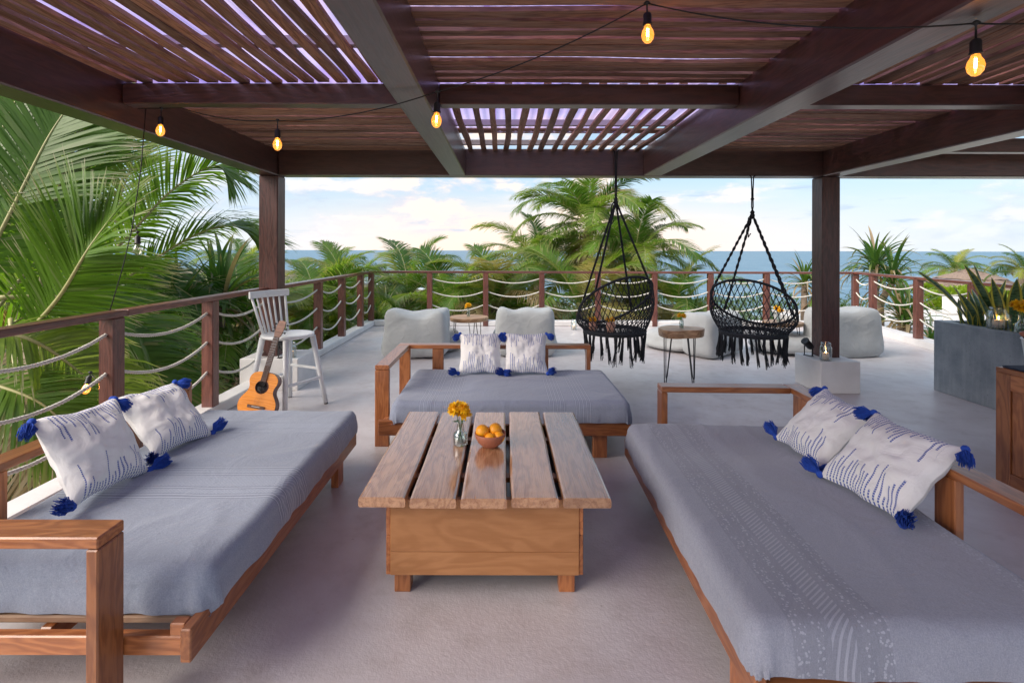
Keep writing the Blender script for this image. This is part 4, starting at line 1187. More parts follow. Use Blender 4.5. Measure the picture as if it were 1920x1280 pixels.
snake_plant('short dark snake plant rosette beside the jar candle', 4.68, 4.98, 6, .2, .60, (3, 1))

def jar_candle(label, loc, r, h, ribs=0, group='candles in glass jars', lit=True):
    root = thing('jar_candle', label, 'candle jar', loc, 0, group)
    b = MB(); n = 40
    pr = [(.001, .001), (r * .9, 0), (r, .008), (r, h * .72), (r * .84, h * .82), (r * .80, h * .84), (r * .86, h * .86), (r * .80, h * .88), (r * .86, h * .91), (r * .80, h * .94), (r * .82, h), (r * .76, h), (r * .74, h * .84), (r * .93, h * .70), (r * .93, .012), (.001, .01)]
    b.lathe(pr, n=n, c=loc)
    if ribs:
        for k in range(ribs):
            a = 2 * PI * k / ribs; p = Vector(loc) + Vector((math.cos(a) * r, math.sin(a) * r, 0)); b.tube([p + Vector((0, 0, .01)), p + Vector((0, 0, h * .7))], r * .045, 5)
    b.obj('glass_jar', M['glass'], root)
    b = MB(); cr = r * .55; ch = h * .42; b.lathe([(.001, .012), (cr, .012), (cr, ch), (cr * .8, ch - .003), (.001, ch - .006)], c=loc, n=20); b.obj('candle', M['wax'], root)
    if lit:
        b = MB(); b.lathe([(.0005, 0), (r * .07, r * .10), (r * .05, r * .24), (.0003, r * .42)], c=Vector(loc) + Vector((0, 0, ch)), n=8); b.obj('flame', M['flame'], root)
    return root
jar_candle('large ribbed jar with a lit candle on the concrete planter', (4.60, 4.66, zt + .001), .083, .20, 16)
jar_candle('small jar with candle on the right column plinth', (3.31, 5.155, .326), .056, .185)
jar_candle('small jar with candle on the left column plinth', (-2.22, 5.24, .326), .05, .16)
jar_candle('slim glass jar on the floor by the sea side kerb', (1.28, 9.15, .001), .055, .19)
vase('vase of yellow flowers on the planter at the right edge', (4.57, 4.42, zt + .001), 'bottle', 8, 1.55, .15, .034)

def spotlight(label, loc, rz):
    root = thing('spotlight', label, 'spotlight', (0, 0, 0), 0, 'black spotlights on the column plinths')
    b = MB(); Mt = Matrix.Translation((0, 0, .12)) @ Matrix.Rotation(R(50), 4, 'Y')
    b.lathe([(.001, -.05), (.03, -.05), (.036, -.03), (.036, .06), (.042, .062), (.042, .07), (.03, .07), (.001, .06)], n=20, M=Mt.to_3x3().to_4x4(), c=(0, 0, .12)); b.obj('lamp_head', M['blackplastic'], root)
    for sx in (-1, 1): bx('bracket', (-.008, sx * .042, .0), (.008, sx * .048, .13), M['blackplastic'], root, .001)
    bx('base', (-.02, -.05, .0), (.02, .05, .006), M['blackplastic'], root, .001)
    root.location = loc; root.rotation_euler = (0, 0, rz); return root
spotlight('black spotlight on the right column plinth beside the candle jar', (3.27, 5.38, .326), R(200))
spotlight('black spotlight on the left column plinth behind the bar chair', (-2.31, 5.23, .326), R(150))

cab = thing('wooden_cabinet', 'polished wooden cabinet with a navy mat at the right edge', 'cabinet', (3.5, 2.6, 0))
x0, x1, y0, y1, zt2 = 3.10, 3.75, 1.7, 3.16, .725
bx('top_board', (x0, y0, zt2 - .03), (x1, y1, zt2), M['teak'], cab, .003)
bx('frame_post', (x0, y1 - .09, 0), (x0 + .03, y1, zt2 - .0305), M['teak'], cab, .003, 2)
bx('frame_post', (x0, y0, 0), (x0 + .03, y0 + .09, zt2 - .0305), M['teak'], cab, .003, 2)
bx('frame_rail', (x0, y0 + .0905, zt2 - .13), (x0 + .03, y1 - .0905, zt2 - .0308), M['teak'], cab, .003)
bx('frame_rail', (x0, y0 + .0905, 0.0), (x0 + .03, y1 - .0905, .09), M['teak'], cab, .003)
k_ = (y1 - y0 - .182) / 4
for i in range(4): bx('panel_board', (x0 + .010, y0 + .0915 + i * k_, .0905), (x0 + .026, y0 + .0905 + (i + 1) * k_ - .002, zt2 - .1305), M['teak'], cab, .002, 2)
bx('end_panel', (x0 + .031, y1 - .03, 0), (x1, y1 - .002, zt2 - .031), M['teak'], cab, .003)
bx('end_panel', (x0 + .031, y0 + .002, 0), (x1, y0 + .03, zt2 - .031), M['teak'], cab, .003)
mt = bx('table_mat', (x0 + .02, y0 + .02, zt2 + .001), (x1 - .02, y1 - .02, zt2 + .013), M['navy'], None, .003)
tag(mt, 'navy blue mat on top of the wooden cabinet', 'mat')
bk = Vector((3.27, 3.03, zt2 + .0135))
root = thing('ice_bucket', 'white bucket on the wooden cabinet at the right edge', 'bucket', bk)
b = MB(); b.lathe([(.001, .001), (.075, 0), (.08, .01), (.10, .17), (.106, .175), (.104, .18), (.096, .175), (.076, .012), (.001, .01)], c=bk, n=32); b.obj('bucket', M['white'], root)
for i, (dx, dy, tl, lb, mm) in enumerate(((-.02, .03, (-.62, .25), 'brown bottle tilted left in the white bucket', M['bottle']), (.02, -.02, (-.25, -.3), 'foil necked bottle standing in the white bucket', M['foil']))):
    root = thing('bottle', lb, 'bottle', bk, 0, 'bottles in the white bucket')
    ax = Vector((tl[0], tl[1], 1)).normalized(); Q = ax.to_track_quat('Z', 'Y').to_matrix().to_4x4()
    b = MB(); b.lathe([(.001, 0), (.03, 0), (.031, .01), (.031, .11), (.024, .14), (.013, .165), (.012, .215)], n=18, M=Q, c=bk + Vector((dx + .05 * (1 - i), dy - .03, .02))); b.obj('bottle_glass', mm, root)
    b = MB(); b.lathe([(.0125, .212), (.0145, .216), (.0145, .235), (.001, .237)], n=14, M=Q, c=bk + Vector((dx + .05 * (1 - i), dy - .03, .02))); b.obj('cap', M['terracotta'] if i == 0 else M['foil'], root)

# ------------------------------------------------------------------ string lights
def bulb_set(root, p, lit=True, tilt=(0, 0), drop=.045):
    """socket and bulb hanging from p"""
    Mt = Matrix.Translation(p) @ Matrix.Rotation(tilt[0], 4, 'X') @ Matrix.Rotation(tilt[1], 4, 'Y')
    def add(name, prof, m_, par, n=16):
        b = MB(); b.lathe(prof, n=n, M=Mt.to_3x3().to_4x4(), c=p); return b.obj(name, m_, par)
    sock = add('socket', [(.001, .01), (.007, .008), (.014, 0), (.007, -.004), (.0035, -.008), (.0035, -drop), (.012, -drop - .004), (.0165, -drop - .012), (.0165, -drop - .045), (.019, -drop - .048), (.019, -drop - .054), (.014, -drop - .056)], M['blackplastic'], root)
    z = -drop - .055
    add('bulb', [(.012, z), (.015, z - .01), (.022, z - .022), (.0255, z - .038), (.022, z - .056), (.012, z - .069), (.001, z - .073)][::-1], M['bulbglass'] if lit else M['bulbclear'], root, 22)
    b = MB(); R3 = Mt.to_3x3()
    pts = [p + R3 @ Vector((x, 0, z - zz)) for x, zz in ((-.003, .012), (-.004, .045), (-.001, .018), (.001, .045), (.004, .018), (.003, .045), (.004, .012))]
    b.tube(pts, .0013 if lit else .0006, 5); b.obj('filament', M['filament'] if lit else M['metal'], root)
def catenary(a, c, sag, n=24):
    a = Vector(a); c = Vector(c)
    return [a.lerp(c, i / n) - Vector((0, 0, 4 * sag * (i / n) * (1 - i / n))) for i in range(n + 1)]
sl = thing('string_lights', 'black festoon wire with lit amber bulbs under the pergola', 'string lights', (0, 3, 2.2))
A1 = at(302, 205, 3.17); A2 = at(340, 204, 3.17); B1 = at(520, 227, 2.95); C1 = at(820, 172, 2.46); D1 = at(1212, 6, 2.04); E1 = at(1829, 42, 1.70); F1 = at(2150, 10, 1.45)
b = MB()
for a_, c_, sg in ((A1 + Vector((-.15, 0, 0)), A1, .0), (A1, A2, .0), (A2, B1, .03), (B1, C1, .04), (C1, D1, .035), (D1, E1, .05), (E1, F1, .02)):
    b.tube(catenary(a_, c_, sg), .0032, 6)
b.obj('wire', M['wire'], sl)
for p in (A1, B1, C1, D1, E1): bulb_set(sl, p, True, (rs.uniform(-.05, .05), rs.uniform(-.05, .05)), .05 if p is not D1 else .035)
s2_ = thing('string_lights', 'black wire dropping from the pergola to the left rail with an unlit bulb', 'string lights', (-2.4, 3.2, 1.6))
p0 = at(273, 205, 3.17); p1 = at(248, 428, 3.22); p2 = at(206, 585, 3.28)
b = MB(); b.tube([p0, p0.lerp(p1, .5) + Vector((.012, 0, 0)), p1, p1.lerp(p2, .5) + Vector((.008, 0, 0)), p2, p2 + Vector((-.06, .02, -.03)), p2 + Vector((-.07, .05, -.3)), p2 + Vector((-.07, .06, -.55)), at(170, 700, 3.35)], .0034, 6)
p3 = at(258, 437, 3.22); b.tube([p1, p1 + Vector((.02, 0, .012)), p3], .003, 6); b.obj('wire', M['wire'], s2_)
bulb_set(s2_, p3, False, (0, 0), .02)
bulb_set(s2_, at(170, 700, 3.35), True, (0, .25), .02)

# ------------------------------------------------------------------ sea and shore
def shore(x):
    pts = [(-400, 260), (-60, 150), (-30, 105), (-5, 75), (14, 50), (30, 44), (55, 50), (110, 60), (400, 130)]
    if x <= pts[0][0]: return pts[0][1]
    for (xa, ya), (xb, yb) in zip(pts, pts[1:]):
        if x <= xb: t_ = (x - xa) / (xb - xa); return ya + (yb - ya) * t_
    return pts[-1][1]
SEAZ = -6.2
ys = [15 + i * 2.2 for i in range(60)] + [147 + 1.18 ** i * 6 for i in range(1, 46)]
xsr = [-1.0 + 2 * i / 90 for i in range(91)]
b = MB(); vs = []; uvs = []
for y in ys:
    for s in xsr:
        x = s * abs(s) * max(300, y * 2.4) * 1.0; d = y - shore(x)
        k = max(0.0, min(1.0, 1 - d / 32.0)) if d > -10 else 1.0
        vs.append((x, y, SEAZ)); uvs.append((k ** 1.3, 0))
nx = len(xsr)
b.add(vs, [(j * nx + i, j * nx + i + 1, (j + 1) * nx + i + 1, (j + 1) * nx + i) for j in range(len(ys) - 1) for i in range(nx - 1)], uvs)
tag(b.obj('sea', M['sea']), 'blue sea with whitecaps out to the horizon', kind='structure')
b = MB(); vs = []; uvs = []
gy = [-60, -30, -12] + [-4 + i * 1.6 for i in range(100)] + [160, 180, 210, 250, 300]
gx = [-420, -300, -220, -160, -120] + [-90 + i * 3 for i in range(61)] + [120, 160, 220, 300, 420]
def gh(x, y):
    d = y - shore(x); base = -4.0 + .35 * noise.noise(Vector((x * .12, y * .12, 0)))
    return base + (-5.6 - base) * max(0, min(1, (d + 14) / 14)) + (-3.0) * max(0, min(1, d / 14))
for y in gy:
    for x in gx:
        d = y - shore(x); vs.append((x, y, gh(x, y))); uvs.append((max(0, min(1, (d + 13) / 5)), 0))
nx = len(gx)
b.add(vs, [(j * nx + i, j * nx + i + 1, (j + 1) * nx + i + 1, (j + 1) * nx + i) for j in range(len(gy) - 1) for i in range(nx - 1)], uvs)
tag(b.obj('ground', M['ground']), 'sandy ground sloping down to the beach', kind='structure')

# ------------------------------------------------------------------ palms
def frond_from_curve(b, br, pts, side_n, leaf_len, n_leaf, droop, seed, width=.045, vdrop=.35, ragged=.1, r0=.022, start=.16):
    """leaflets (b) and midrib (br) along a curve of points; side_n = sideways direction hint"""
    rg = random.Random(seed); N = len(pts) - 1
    def P(t_):
        x = min(max(t_, 0), .9999) * N; i = int(x); return pts[i].lerp(pts[i + 1], x - i)
    br.tube(pts, [r0 * (1 - .85 * i / N) for i in range(N + 1)], 6)
    for k in range(n_leaf):
        t0 = start + (1 - start) * (k + .5) / n_leaf
        tan = (P(t0 + .02) - P(t0 - .02)).normalized()
        sd_ = Vector(side_n); sd_ = (sd_ - tan * sd_.dot(tan)).normalized(); up = sd_.cross(tan)
        if up.z < 0: up = -up
        for sg in (-1, 1):
            if rg.random() < ragged * .5: continue
            prof = math.sin(PI * (.10 + .80 * ((t0 - start) / (1 - start)))) ** .65
            L = leaf_len * prof * rg.uniform(.85, 1.08)
            fwd = .45 + .75 * t0
            d = (sd_ * sg + tan * fwd + up * (vdrop * .6) + Vector([rg.uniform(-.07, .07) for _ in range(3)])).normalized()
            p = P(t0) + tan * rg.uniform(-.01, .01); q = [p]; dd = d.copy(); broken = rg.random() < ragged
            dr = droop * rg.uniform(.7, 1.35)
            for j in range(4):
                g = dr * (.10 + .26 * j) * (2.4 if broken and j == 2 else 1)
                dd = (dd + Vector((0, 0, -g))).normalized(); q.append(q[-1] + dd * L / 4)
            wn = tan; ws = [.55, 1.0, .85, .55, .06]; vs = []; uvs = []
            for j in range(5):
                a = (q[min(j + 1, 4)] - q[max(j - 1, 0)]).normalized(); wv = (wn - a * wn.dot(a)); wv = wv.normalized() if wv.length > .05 else up
                w_ = width * ws[j] * .5; vs += [q[j] - wv * w_, q[j] + wv * w_]; uvs += [(t0, j / 4), (t0 + .01, j / 4)]
            b.add(vs, [(2 * j, 2 * j + 1, 2 * j + 3, 2 * j + 2) for j in range(4)], uvs)
def gen_curve(L, el, bend, seed=0, n=16, sway=.1):
    """midrib leaving the origin along +x at elevation el, curving down"""
    p = Vector((0, 0, 0)); pts = [p.copy()]; a = el; rg = random.Random(seed); s = rg.uniform(-sway, sway); yaw = 0
    for i in range(n):
        t_ = (i + 1) / n; a -= bend / n * (.35 + 1.3 * t_); yaw += s / n
        p = p + Vector((math.cos(a) * math.cos(yaw), math.cos(a) * math.sin(yaw), math.sin(a))) * L / n; pts.append(p.copy())
    return pts
FR = []
for i, (el, bend, L, dr) in enumerate(((80, 55, 3.0, .28), (66, 80, 3.3, .42), (50, 90, 3.4, .5), (34, 85, 3.4, .6), (16, 75, 3.3, .8), (-8, 60, 3.0, 1.0), (-45, 35, 2.6, 1.2), (58, 70, 3.2, .30))):
    b = MB(); br = MB(); frond_from_curve(b, br, gen_curve(L, R(el), R(bend), i), (0, 1, 0), 1.0, 84, dr * .75, 100 + i, .036, ragged=.12 + .05 * (i > 4))
    me = b.mesh('frond'); ms = br.mesh('midrib'); ms.materials.append(M['rachis']); FR.append((me, ms))
FRM = {}
def fmesh(i, m_):
    k = (i, m_)
    if k not in FRM:
        me = FR[i][0].copy(); me.materials.append(M[m_]); FRM[k] = me
    return FRM[k]
def palm(label, x, y, z, scale, seed, n=20, lean=(0, 0), dry=.15, low=True, mat_='frond', spin=0.0, groundz=None, cat='palm tree', wind=0.0):
    root = thing('palm_tree', label, cat, (x, y, gh(x, y)), 0, 'coconut palms around the terrace')
    gz_ = gh(x, y) - .2; c = Vector((x, y, z)); bs = Vector((x + lean[0], y + lean[1], gz_)); b = MB()
    pts = [bs.lerp(c, i / 10) + Vector((lean[0], lean[1], 0)) * -.18 * math.sin(PI * i / 10) for i in range(11)]
    b.tube(pts, [.16 * (1.3 - .5 * i / 10) * (1 + .04 * (i % 2)) for i in range(11)], 10); b.obj('trunk', M['trunk'], root)
    rg = random.Random(seed)
    for i in range(n):
        k = i / n; kind = [0, 7, 1, 1, 2, 2, 3, 3, 4, 4, 5, 6][min(11, int(k * 12))]
        if not low and kind >= 5: kind = rg.choice((2, 3))
        a = spin + i * 2.399 + rg.uniform(-.2, .2)
        Mx = Matrix.Translation(c) @ Matrix.Rotation(a, 4, 'Z') @ Matrix.Rotation(R(rg.uniform(-8, 8)), 4, 'Y') @ Matrix.Rotation(R(rg.uniform(-18, 18)), 4, 'X') @ Matrix.Scale(scale * rg.uniform(.88, 1.1), 4)
        mm = 'frond_dry' if (rg.random() < dry and kind >= 3) or kind == 6 else mat_
        fo_ = put(bpy.data.objects.new('frond', fmesh(kind, mm)), root, Mx)
        put(bpy.data.objects.new('midrib', FR[kind][1]), fo_, Mx)
    b = MB()
    for i in range(5):
        a = rg.uniform(0, 6.28); r_ = .22 * scale; p = c + Vector((math.cos(a) * r_, math.sin(a) * r_, -.15)); b.lathe([(.001, -.12 * scale), (.07 * scale, -.07 * scale), (.08 * scale, 0), (.05 * scale, .08 * scale), (.001, .11 * scale)], p, 10)
    b.obj('coconuts', M['stem'], root)
    return root
def pc(px, py, Y): v = at(px, py, Y); return v.x, v.y, v.z
palm('tallest central palm rising behind the left hanging chair', *pc(1105, 425, 15.5), .80, 1, 30, (-.6, .5), .15, True)
palm('spreading palm behind the right side of the left hanging chair', *pc(1190, 490, 14.0), .68, 2, 26, (.5, .2), .2)
palm('dark palm left of the central palm with hanging fronds', *pc(1010, 510, 16.0), .80, 3, 20, (0, .4), .15)
palm('low palm behind the left beanbag with upright fronds', *pc(765, 560, 14.5), .76, 4, 20, (.2, .3), .12, False)
palm('low palm behind the far left railing corner', *pc(650, 582, 13.0), .62, 5, 18, (0, .3), .12)
palm('small distant palm left of the left column', *pc(452, 515, 20), .62, 6, 18, (0, 0), .2)
palm('low palm filling the rail gap below the central palm', *pc(930, 580, 12.6), .70, 7, 18, (0, .3), .25)
palm('yellowish palm low behind the left hanging chair seat', *pc(1090, 585, 12.4), .75, 8, 18, (0, .3), .35)
palm('drooping pale palm low between the hanging chairs', *pc(1270, 585, 12.6), .62, 9, 16, (0, .3), .4)
palm('wind blown palm in the distance above the thatched roof', *pc(1790, 508, 36), .72, 10, 18, (1.0, 0), .1, False)
palm('palm at the far right edge behind the snake plants', *pc(1918, 508, 19), .40, 11, 20, (0, 0), .1, False)
palm('palm in the gap at the far left edge behind the huge fronds', *pc(-60, 540, 13), .9, 21, 18, (0, 0), .15)
palm('distant palm far left between the huge fronds', *pc(40, 520, 19), .9, 22, 18, (0, 0), .15)
palm('small distant palm in the gap left of the central palms', *pc(620, 520, 27), .75, 12, 16, (0, 0), .1, False)
palm('low palm below the rail left of the beanbags', *pc(845, 590, 12.2), .62, 13, 16, (0, .2), .3)
palm('bushy palm beside the sea end of the left railing', *pc(590, 610, 9.5), .55, 14, 18, (-.8, 0), .1)
palm('dark palm low behind the bar chair', *pc(440, 640, 8.2), .60, 15, 18, (-.8, 0), .1)
palm('palm tree between the railing and the low palms at centre', *pc(1180, 600, 14), .6, 16, 16, (0, .3), .2)

# the large coconut palm close on the left: individually placed fronds
big = thing('palm_tree', 'huge near coconut palm filling the left side beyond the railing', 'palm tree', (-5.2, 3.9, gh(-5.2, 3.9)), 0, 'coconut palms around the terrace')
crown = Vector((-5.0, 4.6, -.35))
b = MB(); b.tube([Vector((-5.5, 4.2, -4.3)), Vector((-5.35, 4.3, -2.5)), crown], [.22, .18, .17], 12); b.obj('trunk', M['trunk'], big)
def near_frond(ctrl, leaf, n_leaf, droop, seed, side_n, width=.045, mm='frond_dark', ragged=.12, start=.12, vdrop=.3):
    cp_ = [at(*c) for c in ctrl]; pts = []
    K = len(cp_)
    for i in range(K - 1):      # Catmull-Rom
        p0_, p1_, p2_, p3_ = cp_[max(i - 1, 0)], cp_[i], cp_[i + 1], cp_[min(i + 2, K - 1)]
        for j in range(7):
            t_ = j / 7; pts.append(.5 * ((2 * p1_) + (p2_ - p0_) * t_ + (2 * p0_ - 5 * p1_ + 4 * p2_ - p3_) * t_ ** 2 + (3 * p1_ - p0_ - 3 * p2_ + p3_) * t_ ** 3))
    pts.append(cp_[-1])
    b = MB(); br = MB(); frond_from_curve(b, br, pts, side_n, leaf, int(n_leaf * 2.6), droop, seed, width * .55, vdrop, ragged, .022, start)
    f_ = b.obj('frond', M[mm], big); br.obj('midrib', M['rachis'], f_)
near_frond([(60, 640, 4.6), (100, 400, 4.7), (135, 290, 4.8), (172, 205, 4.9), (215, 120, 5.0)], .95, 46, .10, 1, (1, .25, .15), .052)
near_frond([(40, 640, 4.2), (110, 560, 4.1), (165, 470, 4.0), (215, 400, 4.1)], .85, 38, .14, 2, (1, -.2, .8), .050)
near_frond([(120, 560, 5.4), (230, 455, 5.6), (320, 360, 5.9), (400, 312, 6.1), (432, 335, 6.2)], .75, 52, .30, 3, (.3, 1, .2), .045, ragged=.3)
near_frond([(190, 560, 5.8), (270, 500, 6.0), (370, 440, 6.3), (440, 425, 6.5), (505, 455, 6.6)], .85, 56, .30, 4, (.3, 1, .25), .045, ragged=.15)
near_frond([(-60, 560, 4.4), (20, 400, 4.4), (90, 260, 4.5), (140, 185, 4.6)], 1.0, 44, .16, 5, (1, .2, .3), .052)
near_frond([(-80, 420, 4.3), (-20, 300, 4.5), (30, 190, 4.7), (70, 130, 4.9)], .95, 44, .15, 6, (1, .2, .1), .050)
near_frond([(-40, 620, 3.8), (60, 640, 3.9), (150, 700, 4.2), (250, 790, 4.5)], .75, 42, .35, 7, (.3, 1, .3), .048)
near_frond([(0, 560, 4.6), (120, 560, 4.9), (230, 590, 5.2), (320, 650, 5.5)], .9, 46, .30, 8, (.2, 1, .3), .046)
near_frond([(60, 560, 5.6), (180, 520, 6.0), (290, 520, 6.4), (380, 570, 6.6)], .9, 50, .35, 9, (.2, 1, .3), .045)
near_frond([(-100, 700, 3.9), (-20, 720, 3.7), (80, 760, 3.7), (150, 830, 3.8)], .7, 38, .4, 10, (.3, 1, .3), .045, 'frond')
near_frond([(150, 600, 5.0), (230, 640, 5.1), (300, 710, 5.2), (340, 800, 5.3)], .8, 44, .45, 11, (.6, 1, .2), .045, 'frond')
near_frond([(-60, 500, 6.5), (40, 400, 6.8), (120, 330, 7.0), (230, 300, 7.2)], 1.2, 50, .28, 12, (.3, 1, .3), .05)
near_frond([(-150, 480, 5.0), (-60, 330, 5.3), (60, 240, 5.6), (180, 210, 5.9)], 1.1, 50, .28, 13, (.4, 1, .2), .05)
near_frond([(150, 590, 5.6), (140, 680, 5.5), (180, 790, 5.4), (200, 880, 5.4)], .8, 40, .4, 14, (1, .3, 0), .045, 'frond_dry', .4)
near_frond([(20, 600, 4.9), (30, 700, 4.6), (60, 820, 4.5), (80, 940, 4.4)], .7, 40, .4, 15, (1, .3, 0), .045, 'frond_dry', .4)
near_frond([(60, 600, 5.2), (200, 640, 5.6), (330, 700, 5.9), (420, 780, 6.0)], .85, 46, .4, 16, (.3, 1, .2), .045, 'frond_dark')

near_frond([(100, 560, 6.6), (190, 440, 6.8), (240, 330, 7.0), (262, 240, 7.1)], .8, 44, .2, 21, (1, .3, .1), .05, ragged=.3)
near_frond([(-20, 600, 5.6), (60, 500, 5.9), (150, 420, 6.2), (250, 400, 6.5)], .85, 46, .3, 22, (.3, 1, .3), .05)
near_frond([(-60, 660, 6.0), (60, 590, 6.5), (180, 560, 6.9), (280, 590, 7.0)], .9, 46, .35, 23, (.3, 1, .3), .05, ragged=.3)
near_frond([(60, 700, 6.4), (160, 610, 6.8), (260, 560, 7.2), (350, 560, 7.4)], .9, 46, .35, 24, (.3, 1, .3), .05, 'frond')
near_frond([(-120, 560, 7.0), (-20, 440, 7.4), (60, 350, 7.8), (130, 300, 8.0)], 1.1, 46, .3, 25, (.6, 1, .3), .05)

# ------------------------------------------------------------------ strap leaved shrubs (pandanus)
def strap_leaf(L, wd, el, bend, seed, n=9):
    b = MB(); pts = gen_curve(L, R(el), R(bend), seed, n, .35); vs = []; uvs = []
    for i, p in enumerate(pts):
        t_ = i / n; w_ = wd * (math.sin(PI * (.18 + .80 * t_)) ** .8) * (1 if i < n else .08) * .5
        vs += [p + Vector((0, -w_, w_ * .5)), p, p + Vector((0, w_, w_ * .5))]; uvs += [(0, t_), (.5, t_), (1, t_)]
    b.add(vs, [(3 * i + k, 3 * i + k + 1, 3 * i + k + 4, 3 * i + k + 3) for i in range(n) for k in (0, 1)], uvs)
    return b.mesh('leaf')
SM = {}
SB = [strap_leaf(1.1, .07, e, bd, i) for i, (e, bd) in enumerate(((80, 30), (68, 60), (55, 95), (42, 110), (25, 110), (5, 90), (-25, 60), (72, 120)))]
def smesh(i, m_):
    if (i, m_) not in SM: me = SB[i].copy(); me.materials.append(M[m_]); SM[(i, m_)] = me
    return SM[(i, m_)]
def strap_shrub(label, x, y, z, scale, n, seed, dry=.25, mm='strap', heads=1):
    root = thing('strap_leaved_shrub', label, 'shrub', (x, y, gh(x, y)), 0, 'strap leaved shrubs beyond the railing')
    rg = random.Random(seed)
    for h_ in range(heads):
        c = Vector((x, y, z)) + (Vector((rg.uniform(-.5, .5), rg.uniform(-.5, .5), rg.uniform(-.5, .1))) * scale if h_ else Vector())
        b = MB(); b.tube([Vector((x + .1 * h_, y, gh(x, y) - .1)), Vector((x, y, z - 1.0)).lerp(c, .3), c + Vector((0, 0, -.05))], [.09, .08, .06], 8); b.obj('stem', M['trunk'], root)
        for i in range(n):
            k = i / n; kind = [0, 0, 1, 1, 7, 2, 2, 3, 3, 4, 5, 6][min(11, int(k * 12))]
            a = i * 2.399 + rg.uniform(-.3, .3); isdry = (kind in (5, 6) and rg.random() < .8) or rg.random() < dry * k
            Mx = Matrix.Translation(c + Vector((0, 0, -.15 * k * scale))) @ Matrix.Rotation(a, 4, 'Z') @ Matrix.Rotation(R(rg.uniform(-10, 10)), 4, 'Y') @ Matrix.Scale(scale * rg.uniform(.75, 1.15), 4)
            put(bpy.data.objects.new('leaf', smesh(kind, 'strap_dry' if isdry else mm)), root, Mx)
    return root
strap_shrub('tall spiky shrub right of the right column above the rail', *pc(1640, 500, 11.2), .95, 46, 1, .3, heads=3)
strap_shrub('shrub with dry hanging leaves below the right railing', *pc(1690, 590, 10.4), .9, 40, 2, .8, heads=2)
strap_shrub('narrow upright shrub seen left of the right column', *pc(1508, 530, 12.0), .75, 40, 3, .5, heads=2)
strap_shrub('dark strap leaved shrub behind the left railing posts', *pc(400, 560, 7.6), .95, 44, 4, .2, heads=2)
strap_shrub('strap leaved shrub low beside the left column', *pc(330, 600, 6.6), .85, 44, 5, .25, heads=2)
strap_shrub('strap leaved shrub under the huge near palm', *pc(270, 740, 5.9), .85, 42, 6, .3, heads=2)
strap_shrub('strap leaved shrub below the rail behind the left cushions', *pc(120, 800, 4.9), .75, 42, 7, .35, heads=2)
strap_shrub('strap leaved shrub close below the left rail corner', *pc(450, 700, 7.4), .8, 42, 8, .2, heads=2)
strap_shrub('strap leaved shrub beyond the far rail near the left corner', *pc(720, 600, 11.4), .8, 40, 9, .3, heads=2)
strap_shrub('strap leaved shrub beyond the far rail at the centre', *pc(1020, 610, 11.3), .75, 38, 10, .5, heads=2)
strap_shrub('strap leaved shrub beyond the far rail between the swings', *pc(1300, 600, 11.4), .7, 38, 11, .5, 'strap', 1)
strap_shrub('small green shrub at the right rail foot', *pc(1745, 640, 9.2), .5, 30, 12, .1)

# leafy bushes
def leaf_bush(label, x, y, z, rx, rz_, n, seed, mm='bush', leaf=.09):
    root = thing('leafy_bush', label, 'bush', (x, y, gh(x, y)), 0, 'rounded leafy bushes')
    rg = random.Random(seed); b = MB()
    cl = [(Vector((rg.gauss(0, .45), rg.gauss(0, .45), rg.uniform(-.5, .8))), rg.uniform(.3, .5)) for _ in range(14)]
    for i in range(n):
        c, r_ = rg.choice(cl); d = Vector((rg.gauss(0, 1), rg.gauss(0, 1), rg.gauss(0, 1))).normalized()
        p = c + d * r_ * rg.uniform(.7, 1.0); p = Vector((p.x * rx, p.y * rx, p.z * rz_)) + Vector((x, y, z))
        a = (d + Vector([rg.uniform(-.7, .7) for _ in range(3)]) + Vector((0, 0, .3))).normalized(); s = a.cross(Vector([rg.uniform(-1, 1) for _ in range(3)])).normalized(); L = leaf * rg.uniform(.7, 1.3)
        b.add([p, p + a * L * .5 + s * L * .28, p + a * L, p + a * L * .5 - s * L * .28], [(0, 1, 2, 3)], [(.5, 0), (1, .4), (.5, .9), (0, .4)])
    b.obj('foliage', M[mm], root)
    b = MB()
    for i in range(6):
        a = rg.uniform(0, 6.28); b.tube([Vector((x, y, gh(x, y) - .1)), Vector((x + math.cos(a) * rx * .3, y + math.sin(a) * rx * .3, (z + gh(x, y)) / 2)), Vector((x + math.cos(a) * rx * .6, y + math.sin(a) * rx * .6, z))], [.05, .035, .015], 6)
    b.obj('branches', M['trunk'], root)
    return root
leaf_bush('bright yellow green bush in front of the thatched roof', *pc(1800, 575, 19), 1.5, .75, 9000, 1, leaf=.17)
leaf_bush('bright bush in the distance at the right rail', *pc(1895, 575, 20), 1.3, .7, 6000, 2, leaf=.17)
leaf_bush('light green sea grape bush behind the far rail by the left column', *pc(606, 590, 11), .7, .8, 4500, 3, leaf=.13)
leaf_bush('green bush low behind the round table', *pc(880, 575, 17), 1.6, .8, 8000, 4, leaf=.15)

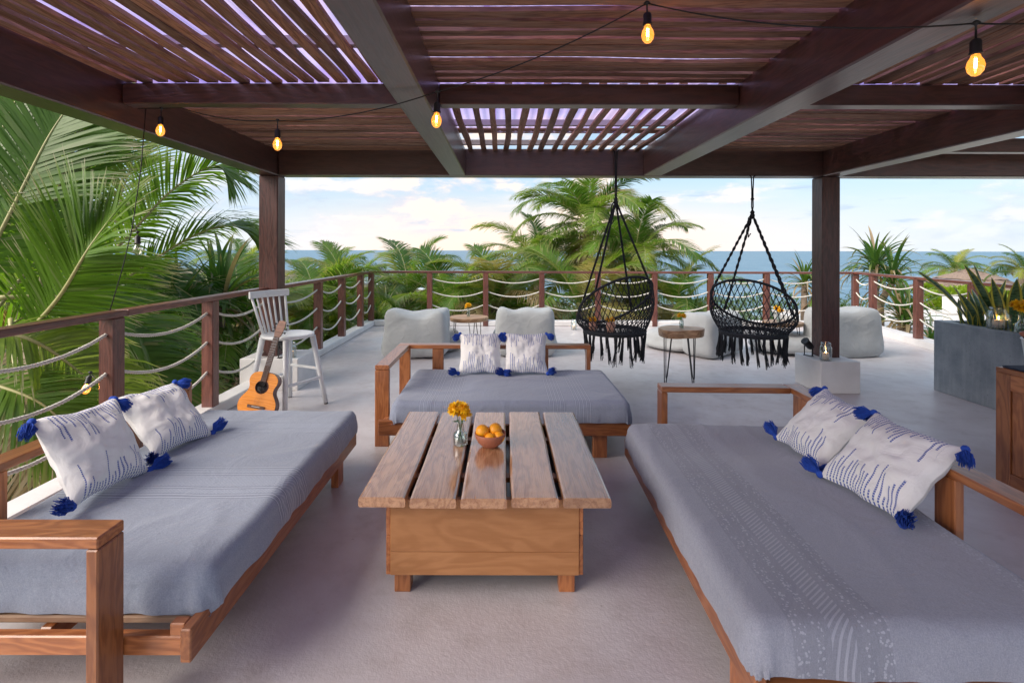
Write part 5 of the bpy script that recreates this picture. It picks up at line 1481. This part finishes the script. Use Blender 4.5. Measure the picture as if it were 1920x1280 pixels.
def undergrowth(label, n, region, hgt, seed):
    rg = random.Random(seed); b = MB()
    for i in range(n):
        x = rg.uniform(region[0], region[1]); y = rg.uniform(region[2], region[3])
        if -3.1 < x < 7.4 and y < 10.2: continue
        if y > shore(x) - 12: continue
        g = gh(x, y); mound = .5 + .5 * noise.noise(Vector((x * .35, y * .35, 2)))
        h_ = hgt * (.35 + .65 * mound); z = g + h_ * rg.uniform(.35, 1.0); a = rg.uniform(0, 6.28); L = rg.uniform(.35, .8); w_ = rg.uniform(.02, .05)
        d = Vector((math.cos(a) * .8, math.sin(a) * .8, rg.uniform(.1, 1.1))).normalized(); s = Vector((-math.sin(a), math.cos(a), 0)) * w_
        p = Vector((x, y, z)); q = p + d * L * .55; e = q + (d + Vector((0, 0, -.7))).normalized() * L * .5
        b.add([p - s, p + s, q + s * .8, q - s * .8, e], [(0, 1, 2, 3), (3, 2, 4)], [(0, 0), (1, 0), (1, .5), (0, .5), (.5, 1)])
    tag(b.obj('undergrowth', M['grass']), label, kind='stuff')
undergrowth('dense mixed undergrowth below the palms beyond the terrace', 60000, (-22, 24, 1.0, 36), 3.3, 1)
undergrowth('taller undergrowth far to the left of the terrace', 22000, (-75, -20, 3.0, 60), 3.6, 3)
undergrowth('dense undergrowth close outside the left railing', 26000, (-9, -2.9, 0.0, 12), 3.5, 2)

# ------------------------------------------------------------------ neighbouring house and thatched shelter
nh = thing('neighbour_house', 'white flat roofed neighbouring house beyond the right railing', 'house', (12, 15, gh(12, 15)))
bx('wall', (7.9, 9.4, -4.2), (22.0, 14.7, -.35), M['plaster'], nh, .02)
bx('parapet', (7.85, 14.5, -.349), (22.1, 14.75, -.28), M['plaster'], nh, .01)
bx('chimney', (11.18, 12.4, -.349), (11.52, 12.8, .30), M['plaster'], nh, .01)
def thatch_roof(label, c, r, h, seed, pole=2.4):
    root = thing('thatched_shelter', label, 'thatched shelter', (c[0], c[1], gh(c[0], c[1])), 0)
    b = MB(); n = 64
    for tier, (r0, r1, z0, z1) in enumerate(((.02, .56, 0, -.42), (.50, 1.0, -.40, -.92))):
        def fn(u, v):
            a = 2 * PI * u; rr = r * (r0 + (r1 - r0) * v); z = h * (z0 + (z1 - z0) * v ** .9) + .05 * noise.noise(Vector((math.cos(a) * 6, math.sin(a) * 6, v * 3)))
            return (c[0] + rr * math.cos(a), c[1] + rr * math.sin(a), c[2] + z)
        b.grid(n, 8, fn)
    b.obj('thatch_cone', M['thatch'], root)
    b = MB(); rg = random.Random(seed)
    for i in range(2600):
        a = rg.uniform(0, 6.28); v = rg.random() ** .6; rr = r * v; z = c[2] - h * v * .92 + .05; p = Vector((c[0] + rr * math.cos(a), c[1] + rr * math.sin(a), z))
        d = Vector((math.cos(a) + rg.uniform(-.25, .25), math.sin(a) + rg.uniform(-.25, .25), -h / r * 1.1)).normalized(); s = Vector((-math.sin(a), math.cos(a), 0)) * .02; L = rg.uniform(.25, .5)
        b.add([p - s, p + s, p + d * L], [(0, 1, 2)], smooth=False)
    b.obj('thatch_straw', M['thatch'], root)
    leg_between('pole', (c[0], c[1], gh(c[0], c[1]) - .2), (c[0], c[1], c[2]), .12, .10, M['trunk'], root)
v = at(1818, 502, 26)
thatch_roof('round thatched palapa roof with two tiers beyond the bush', (v.x, v.y, v.z), 2.6, 1.15, 1)
